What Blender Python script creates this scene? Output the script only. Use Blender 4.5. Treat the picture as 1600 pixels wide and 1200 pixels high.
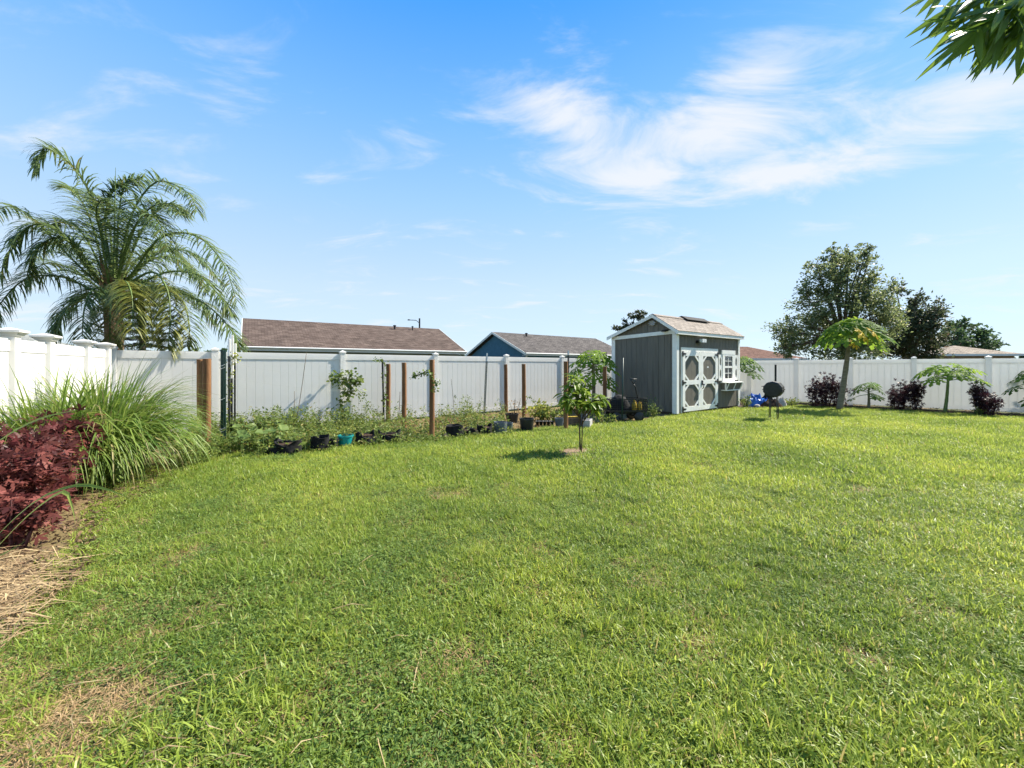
import bpy, bmesh, math, random
import numpy as np
from mathutils import Vector, Matrix, noise as mnoise

random.seed(7)
RNG = np.random.default_rng(7)
for o in list(bpy.data.objects):
    bpy.data.objects.remove(o)
sc = bpy.context.scene
col = sc.collection
R = math.radians

# ---------------------------------------------------------------- camera
F, HY, CH = 620.0, 572.0, 1.53          # focal length in photo pixels, horizon row, eye height
cam = bpy.data.cameras.new('camera')
cam.sensor_width = 36.0
cam.lens = 36.0 * F / 1600.0
cam.shift_y = -(600.0 - HY) / 1600.0
cam.clip_start = 0.05
cam.clip_end = 3000
camo = bpy.data.objects.new('camera', cam)
camo.location = (0, 0, CH)
camo.rotation_euler = (R(90), 0, 0)
col.objects.link(camo)
sc.camera = camo

# ---------------------------------------------------------------- light
SUN_EL, SUN_AZ = 45.0, 65.5               # azimuth clockwise from the view direction (+Y)
sun = bpy.data.lights.new('sun', 'SUN')
sun.energy = 4.7
sun.angle = R(0.6)
sun.color = (1.0, 0.93, 0.80)
suno = bpy.data.objects.new('sun', sun)
sd = Vector((math.sin(R(SUN_AZ)) * math.cos(R(SUN_EL)), math.cos(R(SUN_AZ)) * math.cos(R(SUN_EL)), math.sin(R(SUN_EL))))
suno.rotation_euler = sd.to_track_quat('Z', 'Y').to_euler()
suno.location = (20, 10, 30)
col.objects.link(suno)

sc.view_settings.view_transform = 'Standard'
sc.view_settings.look = 'None'
sc.view_settings.exposure = 1.38
sc.view_settings.gamma = 1.0
sc.view_settings.use_curve_mapping = False
sc.cycles.max_bounces = 6
sc.cycles.diffuse_bounces = 2
sc.cycles.adaptive_threshold = 0.02
sc.cycles.glossy_bounces = 2
sc.cycles.transmission_bounces = 4
sc.cycles.transparent_max_bounces = 4
sc.cycles.caustics_reflective = False
sc.cycles.caustics_refractive = False
sc.cycles.use_denoising = True

# ---------------------------------------------------------------- sky
w = bpy.data.worlds.new('World')
sc.world = w
w.use_nodes = True
w.cycles.sampling_method = 'MANUAL'
w.cycles.sample_map_resolution = 512
nt = w.node_tree
N, L = nt.nodes, nt.links
N.clear()

def nd(t, **kw):
    n = N.new(t)
    for k, v in kw.items():
        setattr(n, k, v)
    return n

def mth(op, a, b=None, c=None, clamp=False):
    n = nd('ShaderNodeMath', operation=op)
    n.use_clamp = clamp
    for i, x in enumerate((a, b, c)):
        if x is None:
            continue
        if isinstance(x, (int, float)):
            n.inputs[i].default_value = x
        else:
            L.new(x, n.inputs[i])
    return n.outputs[0]

sky = nd('ShaderNodeTexSky', sky_type='NISHITA')
sky.sun_disc = False
sky.sun_elevation = R(SUN_EL)
sky.sun_rotation = R(SUN_AZ)
sky.air_density = 1.0
sky.dust_density = 0.35
sky.ozone_density = 1.6
tc = nd('ShaderNodeTexCoord')
sep = nd('ShaderNodeSeparateXYZ')
L.new(tc.outputs['Generated'], sep.inputs[0])
zz = mth('MAXIMUM', sep.outputs[2], 0.0)
zp = mth('ADD', zz, 0.16)
u = mth('DIVIDE', sep.outputs[0], zp)
v = mth('DIVIDE', sep.outputs[1], zp)
cmb = nd('ShaderNodeCombineXYZ')
L.new(u, cmb.inputs[0]); L.new(v, cmb.inputs[1])
mp = nd('ShaderNodeMapping')
mp.inputs['Rotation'].default_value = (0, 0, R(-24))
mp.inputs['Scale'].default_value = (1.0, 1.9, 1.0)
mp.inputs['Location'].default_value = (5.1, 3.4, 0)
L.new(cmb.outputs[0], mp.inputs[0])
n1 = nd('ShaderNodeTexNoise')
n1.inputs['Scale'].default_value = 1.9
n1.inputs['Detail'].default_value = 8
n1.inputs['Roughness'].default_value = 0.62
n1.inputs['Distortion'].default_value = 0.55
L.new(mp.outputs[0], n1.inputs['Vector'])
n2 = nd('ShaderNodeTexNoise')
n2.inputs['Scale'].default_value = 0.75
n2.inputs['Detail'].default_value = 2
L.new(cmb.outputs[0], n2.inputs['Vector'])
# the larger cloud banks, each at its own bearing and height
az = mth('ARCTAN2', sep.outputs[0], sep.outputs[1])
el = mth('ARCSINE', sep.outputs[2])
ae = nd('ShaderNodeCombineXYZ')
L.new(az, ae.inputs[0]); L.new(el, ae.inputs[1])
banks = None
def bank(a0, e0, sa, se, amp, turn=0.0):
    global banks
    q = nd('ShaderNodeMapping', vector_type='TEXTURE')
    q.inputs['Location'].default_value = (R(a0), R(e0), 0)
    q.inputs['Rotation'].default_value = (0, 0, R(turn))
    q.inputs['Scale'].default_value = (R(sa), R(se), 1)
    L.new(ae.outputs[0], q.inputs[0])
    gq = nd('ShaderNodeTexGradient', gradient_type='SPHERICAL')
    L.new(q.outputs[0], gq.inputs[0])
    banks = mth('MULTIPLY', gq.outputs['Fac'], amp) if banks is None else mth('MULTIPLY_ADD', gq.outputs['Fac'], amp, banks)
bank(26, 28, 30, 12, 0.31, 4)
bank(32, 32.5, 10, 3.6, 0.30, -4)
bank(27, 28, 9, 4.5, 0.16, 18)
bank(8, 32, 10, 3.2, 0.30, -12)
bank(13, 25, 13, 5.0, 0.28, -14)
bank(19, 23, 9, 3.0, 0.22, -8)
bank(40, 21, 22, 3.4, 0.34, -2)
bank(51, 24, 13, 5.5, 0.46, 6)
bank(43, 31, 6, 3.0, 0.24, 0)
bank(-13, 38, 17, 4.0, 0.18, -4)
bank(41, 15.5, 13, 2.2, 0.18, 8)
bank(-54, 6, 22, 8, 0.22, 0)
bank(-140, 32, 45, 12, 0.34, 5)
bank(125, 30, 45, 12, 0.34, -5)
cov = mth('ADD', mth('ADD', mth('MULTIPLY_ADD', n1.outputs[0], 1.8, -0.40), mth('MULTIPLY', mth('SUBTRACT', n2.outputs[0], 0.5), 0.35)), banks)
mr = nd('ShaderNodeMapRange', interpolation_type='SMOOTHSTEP')
L.new(cov, mr.inputs[0])
mr.inputs[1].default_value = 0.53
mr.inputs[2].default_value = 1.16
mr.inputs[3].default_value = 0.0
mr.inputs[4].default_value = 0.88
tint = nd('ShaderNodeMixRGB', blend_type='MULTIPLY')
tint.inputs[0].default_value = 1.0
L.new(sky.outputs[0], tint.inputs[1])
tint.inputs[2].default_value = (0.55, 0.80, 1.10, 1)
grad = nd('ShaderNodeValToRGB')                          # clear humid sky, the same all the way round: pale horizon to deep zenith
L.new(zz, grad.inputs[0])
ge_ = grad.color_ramp.elements
ge_.remove(ge_[1])
for i_, (p_, c_) in enumerate(((0.0, (.72, .83, .92)), (.175, (.645, .795, .93)), (.37, (.40, .67, .97)), (.52, (.225, .54, .99)), (.68, (.065, .375, .99)), (1.0, (.03, .26, .84)))):
    e_ = ge_[0] if i_ == 0 else ge_.new(p_)
    e_.color = (c_[0], c_[1], c_[2], 1)
gsc = nd('ShaderNodeVectorMath', operation='SCALE')
L.new(grad.outputs[0], gsc.inputs[0]); gsc.inputs['Scale'].default_value = 1.04 / (0.1 * 2 ** 1.38)
hz = nd('ShaderNodeMixRGB', blend_type='MIX')
hz.inputs[0].default_value = 0.86
L.new(tint.outputs[0], hz.inputs[1])
L.new(gsc.outputs[0], hz.inputs[2])
hs = hz
cc = nd('ShaderNodeMixRGB', blend_type='MIX')
L.new(mr.outputs[0], cc.inputs[0])
L.new(hs.outputs[0], cc.inputs[1])
cc.inputs[2].default_value = (3.6, 3.68, 3.85, 1)
bg = nd('ShaderNodeBackground')
bg.inputs['Strength'].default_value = 0.10
L.new(cc.outputs[0], bg.inputs[0])
wo = nd('ShaderNodeOutputWorld')
L.new(bg.outputs[0], wo.inputs[0])

# ---------------------------------------------------------------- helpers
def P(px, py, Y):
    return Vector(((px - 800.0) / F * Y, Y, CH - (py - HY) / F * Y))

def G(px, py, z=0.0):
    Y = (CH - z) * F / (py - HY)
    return Vector(((px - 800.0) / F * Y, Y, z))

def link(name, mesh, parent=None):
    o = bpy.data.objects.new(name, mesh)
    col.objects.link(o)
    if parent is not None:
        o.parent = parent
    return o

def thing(name, label, cat, loc=(0, 0, 0), rz=0.0, group=None):
    o = link(name, None)
    o.location = loc
    o.rotation_euler = (0, 0, rz)
    o['label'] = label
    o['category'] = cat
    if group:
        o['group'] = group
    return o

def tag(o, label=None, cat=None, group=None, kind=None):
    if label: o['label'] = label
    if cat: o['category'] = cat
    if group: o['group'] = group
    if kind: o['kind'] = kind
    return o

class MB:
    def __init__(s):
        s.v = []; s.f = []
    def add(s, vs, fs):
        o = len(s.v)
        s.v += [tuple(q) for q in vs]
        s.f += [tuple(i + o for i in f) for f in fs]
        return s
    def box(s, x0, x1, y0, y1, z0, z1, M=None):
        vs = [Vector(q) for q in ((x0,y0,z0),(x1,y0,z0),(x1,y1,z0),(x0,y1,z0),(x0,y0,z1),(x1,y0,z1),(x1,y1,z1),(x0,y1,z1))]
        if M is not None:
            vs = [M @ q for q in vs]
        return s.add(vs, [(3,2,1,0),(4,5,6,7),(0,1,5,4),(1,2,6,5),(2,3,7,6),(3,0,4,7)])
    def bar(s, a, b, wd, th, up=(0, 0, 1)):
        a = Vector(a); b = Vector(b); d = (b - a); ln = d.length; d.normalize()
        sd_ = d.cross(Vector(up))
        if sd_.length < 1e-4: sd_ = Vector((1, 0, 0))
        sd_.normalize(); n = sd_.cross(d)
        M = Matrix(((d.x, sd_.x, n.x, a.x), (d.y, sd_.y, n.y, a.y), (d.z, sd_.z, n.z, a.z), (0, 0, 0, 1)))
        return s.box(0, ln, -wd / 2, wd / 2, -th / 2, th / 2, M)
    def tube(s, pts, rs, n=8, cap=True):
        pts = [Vector(p) for p in pts]
        if isinstance(rs, (int, float)): rs = [rs] * len(pts)
        vs = []; prev = None
        for i, p in enumerate(pts):
            t = (pts[min(i + 1, len(pts) - 1)] - pts[max(i - 1, 0)])
            if t.length < 1e-6: t = Vector((0, 0, 1))
            t.normalize()
            if prev is None:
                a = t.orthogonal().normalized()
            else:
                a = prev - t * prev.dot(t)
                if a.length < 1e-5: a = t.orthogonal()
                a.normalize()
            prev = a
            b = t.cross(a)
            for k in range(n):
                th = 2 * math.pi * k / n
                vs.append(p + (a * math.cos(th) + b * math.sin(th)) * rs[i])
        fs = []
        for i in range(len(pts) - 1):
            for k in range(n):
                fs.append((i*n+k, i*n+(k+1) % n, (i+1)*n+(k+1) % n, (i+1)*n+k))
        if cap:
            fs.append(tuple(range(n - 1, -1, -1)))
            fs.append(tuple((len(pts)-1)*n + k for k in range(n)))
        return s.add(vs, fs)
    def lathe(s, prof, n=20, c=(0, 0, 0), jit=0.0):
        vs = []; fs = []
        for i, (r, z) in enumerate(prof):
            for k in range(n):
                th = 2 * math.pi * k / n
                rr = r * (1 + (random.uniform(-jit, jit) if jit else 0))
                vs.append((c[0] + rr * math.cos(th), c[1] + rr * math.sin(th), c[2] + z + (random.uniform(-jit, jit) * r if jit else 0)))
        for i in range(len(prof) - 1):
            for k in range(n):
                fs.append((i*n+k, i*n+(k+1) % n, (i+1)*n+(k+1) % n, (i+1)*n+k))
        fs.append(tuple(range(n - 1, -1, -1)))
        fs.append(tuple((len(prof)-1)*n + k for k in range(n)))
        return s.add(vs, fs)
    def prism(s, poly, y0, y1):
        n = len(poly)
        vs = [(x, y0, z) for x, z in poly] + [(x, y1, z) for x, z in poly]
        fs = [tuple(range(n)), tuple(range(2*n-1, n-1, -1))]
        for i in range(n):
            j = (i + 1) % n
            fs.append((i, n + i, n + j, j))
        return s.add(vs, fs)
    def prism_x(s, poly, x0, x1):
        n = len(poly)
        vs = [(x0, y, z) for y, z in poly] + [(x1, y, z) for y, z in poly]
        fs = [tuple(range(n)), tuple(range(2*n-1, n-1, -1))]
        for i in range(n):
            j = (i + 1) % n
            fs.append((i, n + i, n + j, j))
        return s.add(vs, fs)
    def strip(s, pts, ws, side, fold=0.0):
        """tapered blade; side = width vector (or a list of them); fold lowers the midrib"""
        vs = []; fs = []
        m = len(pts)
        for i, p in enumerate(pts):
            sv = side[i] if isinstance(side, list) else side
            p = Vector(p)
            if fold:
                t = (Vector(pts[min(i+1, m-1)]) - Vector(pts[max(i-1, 0)])).normalized()
                nn = sv.cross(t)
                vs += [p - sv * ws[i], p + nn * (ws[i] * fold), p + sv * ws[i]]
            else:
                vs += [p - sv * ws[i], p + sv * ws[i]]
        k = 3 if fold else 2
        for i in range(m - 1):
            for q in range(k - 1):
                fs.append((i*k+q, i*k+q+1, (i+1)*k+q+1, (i+1)*k+q))
        return s.add(vs, fs)
    def mesh(s, name, mat, smooth=False):
        me = bpy.data.meshes.new(name)
        me.from_pydata(s.v, [], s.f)
        if mat is not None: me.materials.append(mat)
        bm = bmesh.new(); bm.from_mesh(me)
        bmesh.ops.recalc_face_normals(bm, faces=bm.faces)
        bm.to_mesh(me); bm.free()
        if smooth:
            me.polygons.foreach_set('use_smooth', [True] * len(me.polygons))
        me.update()
        return me
    def build(s, name, mat, parent=None, smooth=False, auto=None):
        me = s.mesh(name, mat, smooth)
        o = link(name, me, parent)
        if auto is not None:
            try:
                me.set_sharp_from_angle(angle=R(auto))
            except Exception:
                pass
        return o

def np_mesh(name, V, Fc, mat):
    me = bpy.data.meshes.new(name)
    V = np.asarray(V, dtype=np.float32); Fc = np.asarray(Fc, dtype=np.int32)
    m, k = Fc.shape
    me.vertices.add(len(V)); me.vertices.foreach_set('co', V.ravel())
    me.loops.add(m * k); me.loops.foreach_set('vertex_index', Fc.ravel())
    me.polygons.add(m)
    me.polygons.foreach_set('loop_start', np.arange(0, m * k, k, dtype=np.int32))
    me.polygons.foreach_set('loop_total', np.full(m, k, dtype=np.int32))
    if mat is not None: me.materials.append(mat)
    me.update(calc_edges=True)
    return me

# leaf templates: x along the leaf, y across, z the normal
T_OVAL = (np.array([(0,0,0),(.33,-.5,.06),(.33,.5,.06),(.7,-.36,.02),(.7,.36,.02),(1,0,-.12),(.5,0,-.03)], float),
          np.array([(0,1,6),(1,3,6),(3,5,6),(5,4,6),(4,2,6),(2,0,6)]))
T_DIA = (np.array([(0,0,0),(.45,-.5,.05),(1,0,0),(.45,.5,.05)], float), np.array([(0,1,2),(0,2,3)]))

def leaves(name, pos, d, nrm, ln, wd, tpl, mat):
    """merged leaf cloud; pos, d, nrm: (N,3); ln, wd: (N,)"""
    pos = np.asarray(pos, float); d = np.asarray(d, float); nrm = np.asarray(nrm, float)
    d = d / (np.linalg.norm(d, axis=1, keepdims=True) + 1e-9)
    y = np.cross(nrm, d); y /= (np.linalg.norm(y, axis=1, keepdims=True) + 1e-9)
    z = np.cross(d, y)
    T, Fc = tpl
    V = (pos[:, None, :] + d[:, None, :] * (T[None, :, 0, None] * ln[:, None, None])
         + y[:, None, :] * (T[None, :, 1, None] * wd[:, None, None])
         + z[:, None, :] * (T[None, :, 2, None] * ln[:, None, None]))
    n = len(pos); k = len(T)
    FF = (Fc[None] + (np.arange(n) * k)[:, None, None]).reshape(-1, Fc.shape[1])
    return np_mesh(name, V.reshape(-1, 3), FF, mat)

def rdir(n, up=0.0, spread=1.0):
    q = RNG.normal(size=(n, 3)) * spread
    q[:, 2] += up
    return q / (np.linalg.norm(q, axis=1, keepdims=True) + 1e-9)

def frame(d, nrm, loc, s=1.0):
    d = Vector(d).normalized(); y = Vector(nrm).cross(d)
    if y.length < 1e-4: y = d.orthogonal()
    y.normalize(); z = d.cross(y)
    return Matrix(((d.x*s, y.x*s, z.x*s, loc[0]), (d.y*s, y.y*s, z.y*s, loc[1]), (d.z*s, y.z*s, z.z*s, loc[2]), (0, 0, 0, 1)))

# ---------------------------------------------------------------- materials
def mat_base(name):
    m = bpy.data.materials.new(name)
    m.use_nodes = True
    t = m.node_tree
    return m, t.nodes, t.links, t.nodes['Principled BSDF'], t.nodes['Material Output']

def c4(c):
    return (c[0], c[1], c[2], 1.0)

def MT(name, c, rough=0.6, var=0.18, scale=6.0, bump=0.0, bscale=60.0, metal=0.0, spec=0.35, c2=None, stretch=(1, 1, 1), detail=5, objrand=0.0, lo=0.35, hi=0.65):
    m, n, l, b, out = mat_base(name)
    t = n.new('ShaderNodeTexCoord')
    mp_ = n.new('ShaderNodeMapping'); mp_.inputs['Scale'].default_value = stretch
    l.new(t.outputs['Object'], mp_.inputs[0])
    no = n.new('ShaderNodeTexNoise'); no.inputs['Scale'].default_value = scale; no.inputs['Detail'].default_value = detail
    no.inputs['Roughness'].default_value = 0.62
    l.new(mp_.outputs[0], no.inputs['Vector'])
    ra = n.new('ShaderNodeValToRGB')
    ra.color_ramp.elements[0].position = lo; ra.color_ramp.elements[1].position = hi
    a = c if c2 is not None else tuple(x * (1 - var) for x in c)
    z = c2 if c2 is not None else tuple(min(1, x * (1 + var)) for x in c)
    ra.color_ramp.elements[0].color = c4(a); ra.color_ramp.elements[1].color = c4(z)
    l.new(no.outputs[0], ra.inputs[0])
    src = ra.outputs[0]
    if objrand:
        oi = n.new('ShaderNodeObjectInfo')
        hv = n.new('ShaderNodeHueSaturation')
        mr_ = n.new('ShaderNodeMapRange'); mr_.inputs[3].default_value = 1 - objrand; mr_.inputs[4].default_value = 1 + objrand
        l.new(oi.outputs['Random'], mr_.inputs[0]); l.new(mr_.outputs[0], hv.inputs['Value'])
        l.new(src, hv.inputs['Color']); src = hv.outputs[0]
    l.new(src, b.inputs['Base Color'])
    b.inputs['Roughness'].default_value = rough
    b.inputs['Metallic'].default_value = metal
    b.inputs['Specular IOR Level'].default_value = spec
    if bump:
        nb = n.new('ShaderNodeTexNoise'); nb.inputs['Scale'].default_value = bscale; nb.inputs['Detail'].default_value = 4
        l.new(mp_.outputs[0], nb.inputs['Vector'])
        bp = n.new('ShaderNodeBump'); bp.inputs['Strength'].default_value = bump; bp.inputs['Distance'].default_value = 0.02
        l.new(nb.outputs[0], bp.inputs['Height']); l.new(bp.outputs[0], b.inputs['Normal'])
    return m

def LM(name, c1, c2, trans=0.38, rough=0.5, objrand=False, world=0.0, c3=None, tcol=1.5, spec=0.3):
    """leaf: colour varies from leaf to leaf, part of the light passes through"""
    m, n, l, b, out = mat_base(name)
    if objrand:
        r_ = n.new('ShaderNodeObjectInfo').outputs['Random']
    else:
        r_ = n.new('ShaderNodeNewGeometry').outputs['Random Per Island']
    ra = n.new('ShaderNodeValToRGB')
    e = ra.color_ramp.elements
    e[0].color = c4(c1); e[1].color = c4(c2)
    if c3 is not None:
        e[1].position = 0.88
        q = e.new(0.97); q.color = c4(c3)
    l.new(r_, ra.inputs[0])
    src = ra.outputs[0]
    if world:
        ge = n.new('ShaderNodeNewGeometry')
        no = n.new('ShaderNodeTexNoise'); no.inputs['Scale'].default_value = world; no.inputs['Detail'].default_value = 3
        l.new(ge.outputs['Position'], no.inputs['Vector'])
        hv = n.new('ShaderNodeHueSaturation')
        mr_ = n.new('ShaderNodeMapRange'); mr_.inputs[1].default_value = 0.3; mr_.inputs[2].default_value = 0.7
        mr_.inputs[3].default_value = 0.72; mr_.inputs[4].default_value = 1.25
        l.new(no.outputs[0], mr_.inputs[0]); l.new(mr_.outputs[0], hv.inputs['Value'])
        mh = n.new('ShaderNodeMapRange'); mh.inputs[1].default_value = 0.3; mh.inputs[2].default_value = 0.7
        mh.inputs[3].default_value = 0.52; mh.inputs[4].default_value = 0.485
        l.new(no.outputs[0], mh.inputs[0]); l.new(mh.outputs[0], hv.inputs['Hue'])
        l.new(src, hv.inputs['Color']); src = hv.outputs[0]
    l.new(src, b.inputs['Base Color'])
    b.inputs['Roughness'].default_value = rough
    b.inputs['Specular IOR Level'].default_value = spec
    tr = n.new('ShaderNodeBsdfTranslucent')
    hv2 = n.new('ShaderNodeHueSaturation'); hv2.inputs['Hue'].default_value = 0.485; hv2.inputs['Value'].default_value = tcol
    l.new(src, hv2.inputs['Color']); l.new(hv2.outputs[0], tr.inputs['Color'])
    mx = n.new('ShaderNodeMixShader'); mx.inputs[0].default_value = trans
    l.new(b.outputs[0], mx.inputs[1]); l.new(tr.outputs[0], mx.inputs[2]); l.new(mx.outputs[0], out.inputs[0])
    return m

M = {}
M['vinyl'] = MT('white_vinyl', (.84, .82, .77), .42, .04, 2.0, spec=.4, objrand=.015)
def make_translucent(m, f, c):
    n, l = m.node_tree.nodes, m.node_tree.links
    b, out = n['Principled BSDF'], n['Material Output']
    tr = n.new('ShaderNodeBsdfTranslucent'); tr.inputs[0].default_value = c4(c)
    mx = n.new('ShaderNodeMixShader'); mx.inputs[0].default_value = f
    l.new(b.outputs[0], mx.inputs[1]); l.new(tr.outputs[0], mx.inputs[2]); l.new(mx.outputs[0], out.inputs[0])
make_translucent(M['vinyl'], .38, (.90, .90, .88))          # thin white vinyl lets some sun through
M['shed_grey'] = MT('grey_siding', (.150, .134, .106), .7, .14, 9, .25, 90, stretch=(1, 1, .12), objrand=.05)
M['shed_trim'] = MT('white_trim', (.85, .83, .76), .55, .05, 5, .08, 60)
M['black'] = MT('black_metal', (.012, .012, .013), .45, .3, 12)
M['blackplastic'] = MT('black_plastic', (.018, .018, .019), .42, .3, 9, .1, 30)
M['fabric'] = MT('black_grow_bag_cloth', (.006, .006, .007), .85, .5, 7, .6, 14)
M['teal'] = MT('teal_plastic', (.01, .23, .23), .4, .14, 9)
M['greyplastic'] = MT('grey_plastic', (.10, .12, .14), .5, .15, 8)
M['concrete'] = MT('concrete', (.36, .35, .33), .9, .15, 10, .3, 60)
M['post_wood'] = MT('treated_pine', (.115, .052, .02), .78, .3, 5, .5, 40, c2=(.26, .125, .05), stretch=(1, 1, .14), objrand=.14)
M['stick'] = MT('weathered_stick', (.14, .10, .065), .85, .3, 12)
M['green_metal'] = MT('green_painted_steel', (.012, .04, .034), .45, .25, 14)
M['dark_steel'] = MT('dark_steel', (.03, .033, .034), .5, .25, 14)
M['white_plastic'] = MT('white_paint', (.72, .73, .72), .5, .06, 14)
M['twine'] = MT('twine', (.6, .58, .52), .8, .1, 20)
M['shingle_tan'] = MT('tan_shingle', (.155, .128, .103), .9, .2, 14, .5, 90, c2=(.275, .235, .195), objrand=.22)
M['glass'] = MT('window_glass', (.02, .025, .028), .08, .3, 2, spec=.8)
M['yellow'] = MT('yellow_plastic', (.5, .33, .03), .5, .2, 12)
M['tarp_blue'] = MT('blue_tarp', (.02, .11, .40), .45, .25, 7, .5, 12)
M['rock'] = MT('pale_rock', (.38, .35, .31), .9, .2, 6, .4, 20)
M['gourd'] = MT('orange_gourd', (.42, .20, .07), .6, .2, 8, c2=(.5, .33, .16))
M['bark'] = MT('grey_brown_bark', (.075, .055, .04), .9, .3, 10, .6, 30, stretch=(1, 1, .3))
M['papaya_bark'] = MT('papaya_bark', (.13, .11, .07), .85, .25, 7, .5, 26, c2=(.23, .20, .135), stretch=(.5, .5, 3))
M['papaya_green_stem'] = MT('green_stem', (.14, .19, .06), .6, .2, 9)
M['palm_trunk'] = MT('palm_fibre', (.15, .075, .035), .9, .3, 8, .6, 30, c2=(.30, .19, .11), stretch=(1, 1, .2))
M['stem_red'] = MT('dark_red_stem', (.07, .02, .02), .7, .3, 9)
M['stem_green'] = MT('green_stalk', (.10, .15, .035), .6, .25, 9)
M['stem_brown'] = MT('brown_stem', (.085, .055, .032), .8, .25, 12)
M['roof_brown'] = None

M['palm_leaf'] = LM('palm_leaflet', (.072, .125, .044), (.165, .225, .080), .42, .42, c3=(.16, .16, .05), spec=.4)
M['palm_yellow'] = LM('yellowing_palm_leaflet', (.085, .12, .025), (.22, .22, .05), .35, .45)
M['pine_leaf'] = LM('pine_needle', (.016, .034, .018), (.04, .065, .028), .15, .6)
M['oak_leaf'] = LM('small_tree_leaf', (.072, .105, .040), (.155, .195, .078), .46, .45, c3=(.22, .23, .10))
M['dark_leaf'] = LM('dark_tree_leaf', (.034, .052, .026), (.080, .100, .044), .36, .5, c3=(.10, .07, .05))
M['far_leaf'] = LM('far_tree_leaf', (.040, .080, .032), (.08, .135, .05), .35, .6)
M['papaya_leaf'] = LM('papaya_leaf', (.085, .170, .018), (.19, .29, .035), .48, .6, objrand=True, spec=.08)
M['papaya_yellow'] = LM('yellowed_papaya_leaf', (.58, .42, .03), (.50, .33, .03), .4, .6, objrand=True, spec=.1)
M['papaya_young'] = LM('young_papaya_leaf', (.06, .125, .02), (.11, .19, .035), .45, .6, objrand=True, spec=.08)
M['hib_leaf'] = LM('dark_red_leaf', (.048, .014, .013), (.150, .046, .038), .36, .45, spec=.28, c3=(.27, .10, .06))
M['hib_leaf_o'] = LM('dark_red_leaf_single', (.05, .014, .013), (.24, .080, .064), .34, .55, objrand=True, spec=.16)
M['hib_dark'] = LM('maroon_leaf', (.018, .008, .011), (.05, .018, .021), .28, .5, spec=.2)
M['hib_dark_o'] = LM('maroon_leaf_single', (.02, .009, .013), (.055, .02, .026), .28, .42, objrand=True, spec=.4)
M['lemon'] = LM('lemongrass_blade', (.075, .150, .022), (.20, .28, .055), .40, .42, c3=(.30, .27, .12))
M['lemon_o'] = LM('lemongrass_blade_single', (.08, .155, .024), (.24, .31, .07), .40, .42, objrand=True, c3=(.34, .30, .14))
M['sap_leaf'] = LM('sapling_leaf', (.085, .15, .02), (.20, .28, .035), .42, .36, objrand=True, spec=.2)
M['bamboo_leaf'] = LM('bamboo_leaf', (.075, .15, .02), (.15, .24, .035), .5, .42, objrand=True)
M['weed'] = LM('weed_leaf', (.075, .125, .022), (.20, .25, .055), .38, .5, c3=(.28, .24, .08))
M['weed_dry'] = LM('dry_weed', (.24, .16, .07), (.40, .29, .15), .25, .7)
M['squash'] = LM('squash_leaf', (.08, .14, .03), (.17, .23, .06), .38, .5, objrand=True)
M['vine'] = LM('vine_leaf', (.075, .125, .02), (.17, .22, .05), .4, .45)
M['yellow_leaf'] = LM('yellow_green_leaf', (.14, .19, .03), (.30, .30, .06), .4, .5)
M['grass'] = LM('lawn_blade', (.145, .215, .023), (.310, .385, .070), .46, .42, world=.55, c3=(.33, .28, .10))
M['grass_dark'] = LM('creeping_weed_leaf', (.105, .180, .036), (.22, .29, .075), .42, .5, world=.7, spec=.22)
M['grass_dry'] = LM('dry_thatch', (.30, .19, .085), (.46, .33, .17), .2, .75)
M['straw'] = LM('straw', (.20, .13, .065), (.44, .33, .18), .2, .7)

# ================================================================ GROUND
def soil_mat(name, ca, cb, cg=None, s1=2.0, s2=18.0):
    m, n, l, b, out = mat_base(name)
    ge = n.new('ShaderNodeNewGeometry')
    a = n.new('ShaderNodeTexNoise'); a.inputs['Scale'].default_value = s2; a.inputs['Detail'].default_value = 7; a.inputs['Roughness'].default_value = .7
    l.new(ge.outputs['Position'], a.inputs['Vector'])
    r1 = n.new('ShaderNodeValToRGB'); r1.color_ramp.elements[0].position = .35; r1.color_ramp.elements[1].position = .68
    r1.color_ramp.elements[0].color = c4(ca); r1.color_ramp.elements[1].color = c4(cb)
    l.new(a.outputs[0], r1.inputs[0])
    src = r1.outputs[0]
    if cg is not None:
        q = n.new('ShaderNodeTexNoise'); q.inputs['Scale'].default_value = s1; q.inputs['Detail'].default_value = 6
        l.new(ge.outputs['Position'], q.inputs['Vector'])
        r2 = n.new('ShaderNodeValToRGB'); r2.color_ramp.elements[0].position = .36; r2.color_ramp.elements[1].position = .5
        l.new(q.outputs[0], r2.inputs[0])
        mx = n.new('ShaderNodeMixRGB'); l.new(r2.outputs[0], mx.inputs[0]); l.new(src, mx.inputs[1]); mx.inputs[2].default_value = c4(cg)
        src = mx.outputs[0]
    l.new(src, b.inputs['Base Color'])
    b.inputs['Roughness'].default_value = .95
    b.inputs['Specular IOR Level'].default_value = .15
    bp = n.new('ShaderNodeBump'); bp.inputs['Strength'].default_value = .8; bp.inputs['Distance'].default_value = .03
    l.new(a.outputs[0], bp.inputs['Height']); l.new(bp.outputs[0], b.inputs['Normal'])
    return m

M['ground'] = soil_mat('lawn_soil', (.075, .048, .026), (.20, .135, .075), (.055, .065, .018), 1.3, 22)
M['bed'] = soil_mat('garden_soil', (.10, .065, .036), (.30, .205, .115), (.17, .13, .06), 2.2, 14)
M['mulch'] = soil_mat('dark_mulch', (.022, .014, .010), (.085, .052, .034), None, 2, 30)
M['dirt'] = soil_mat('sandy_dirt', (.15, .10, .062), (.30, .215, .145), None, 2, 24)

def sheet(name, poly, z, mat):
    m = MB(); m.add([(p[0], p[1], z) for p in poly], [tuple(range(len(poly)))])
    o = m.build(name, mat)
    o['kind'] = 'structure'
    return o

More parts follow.
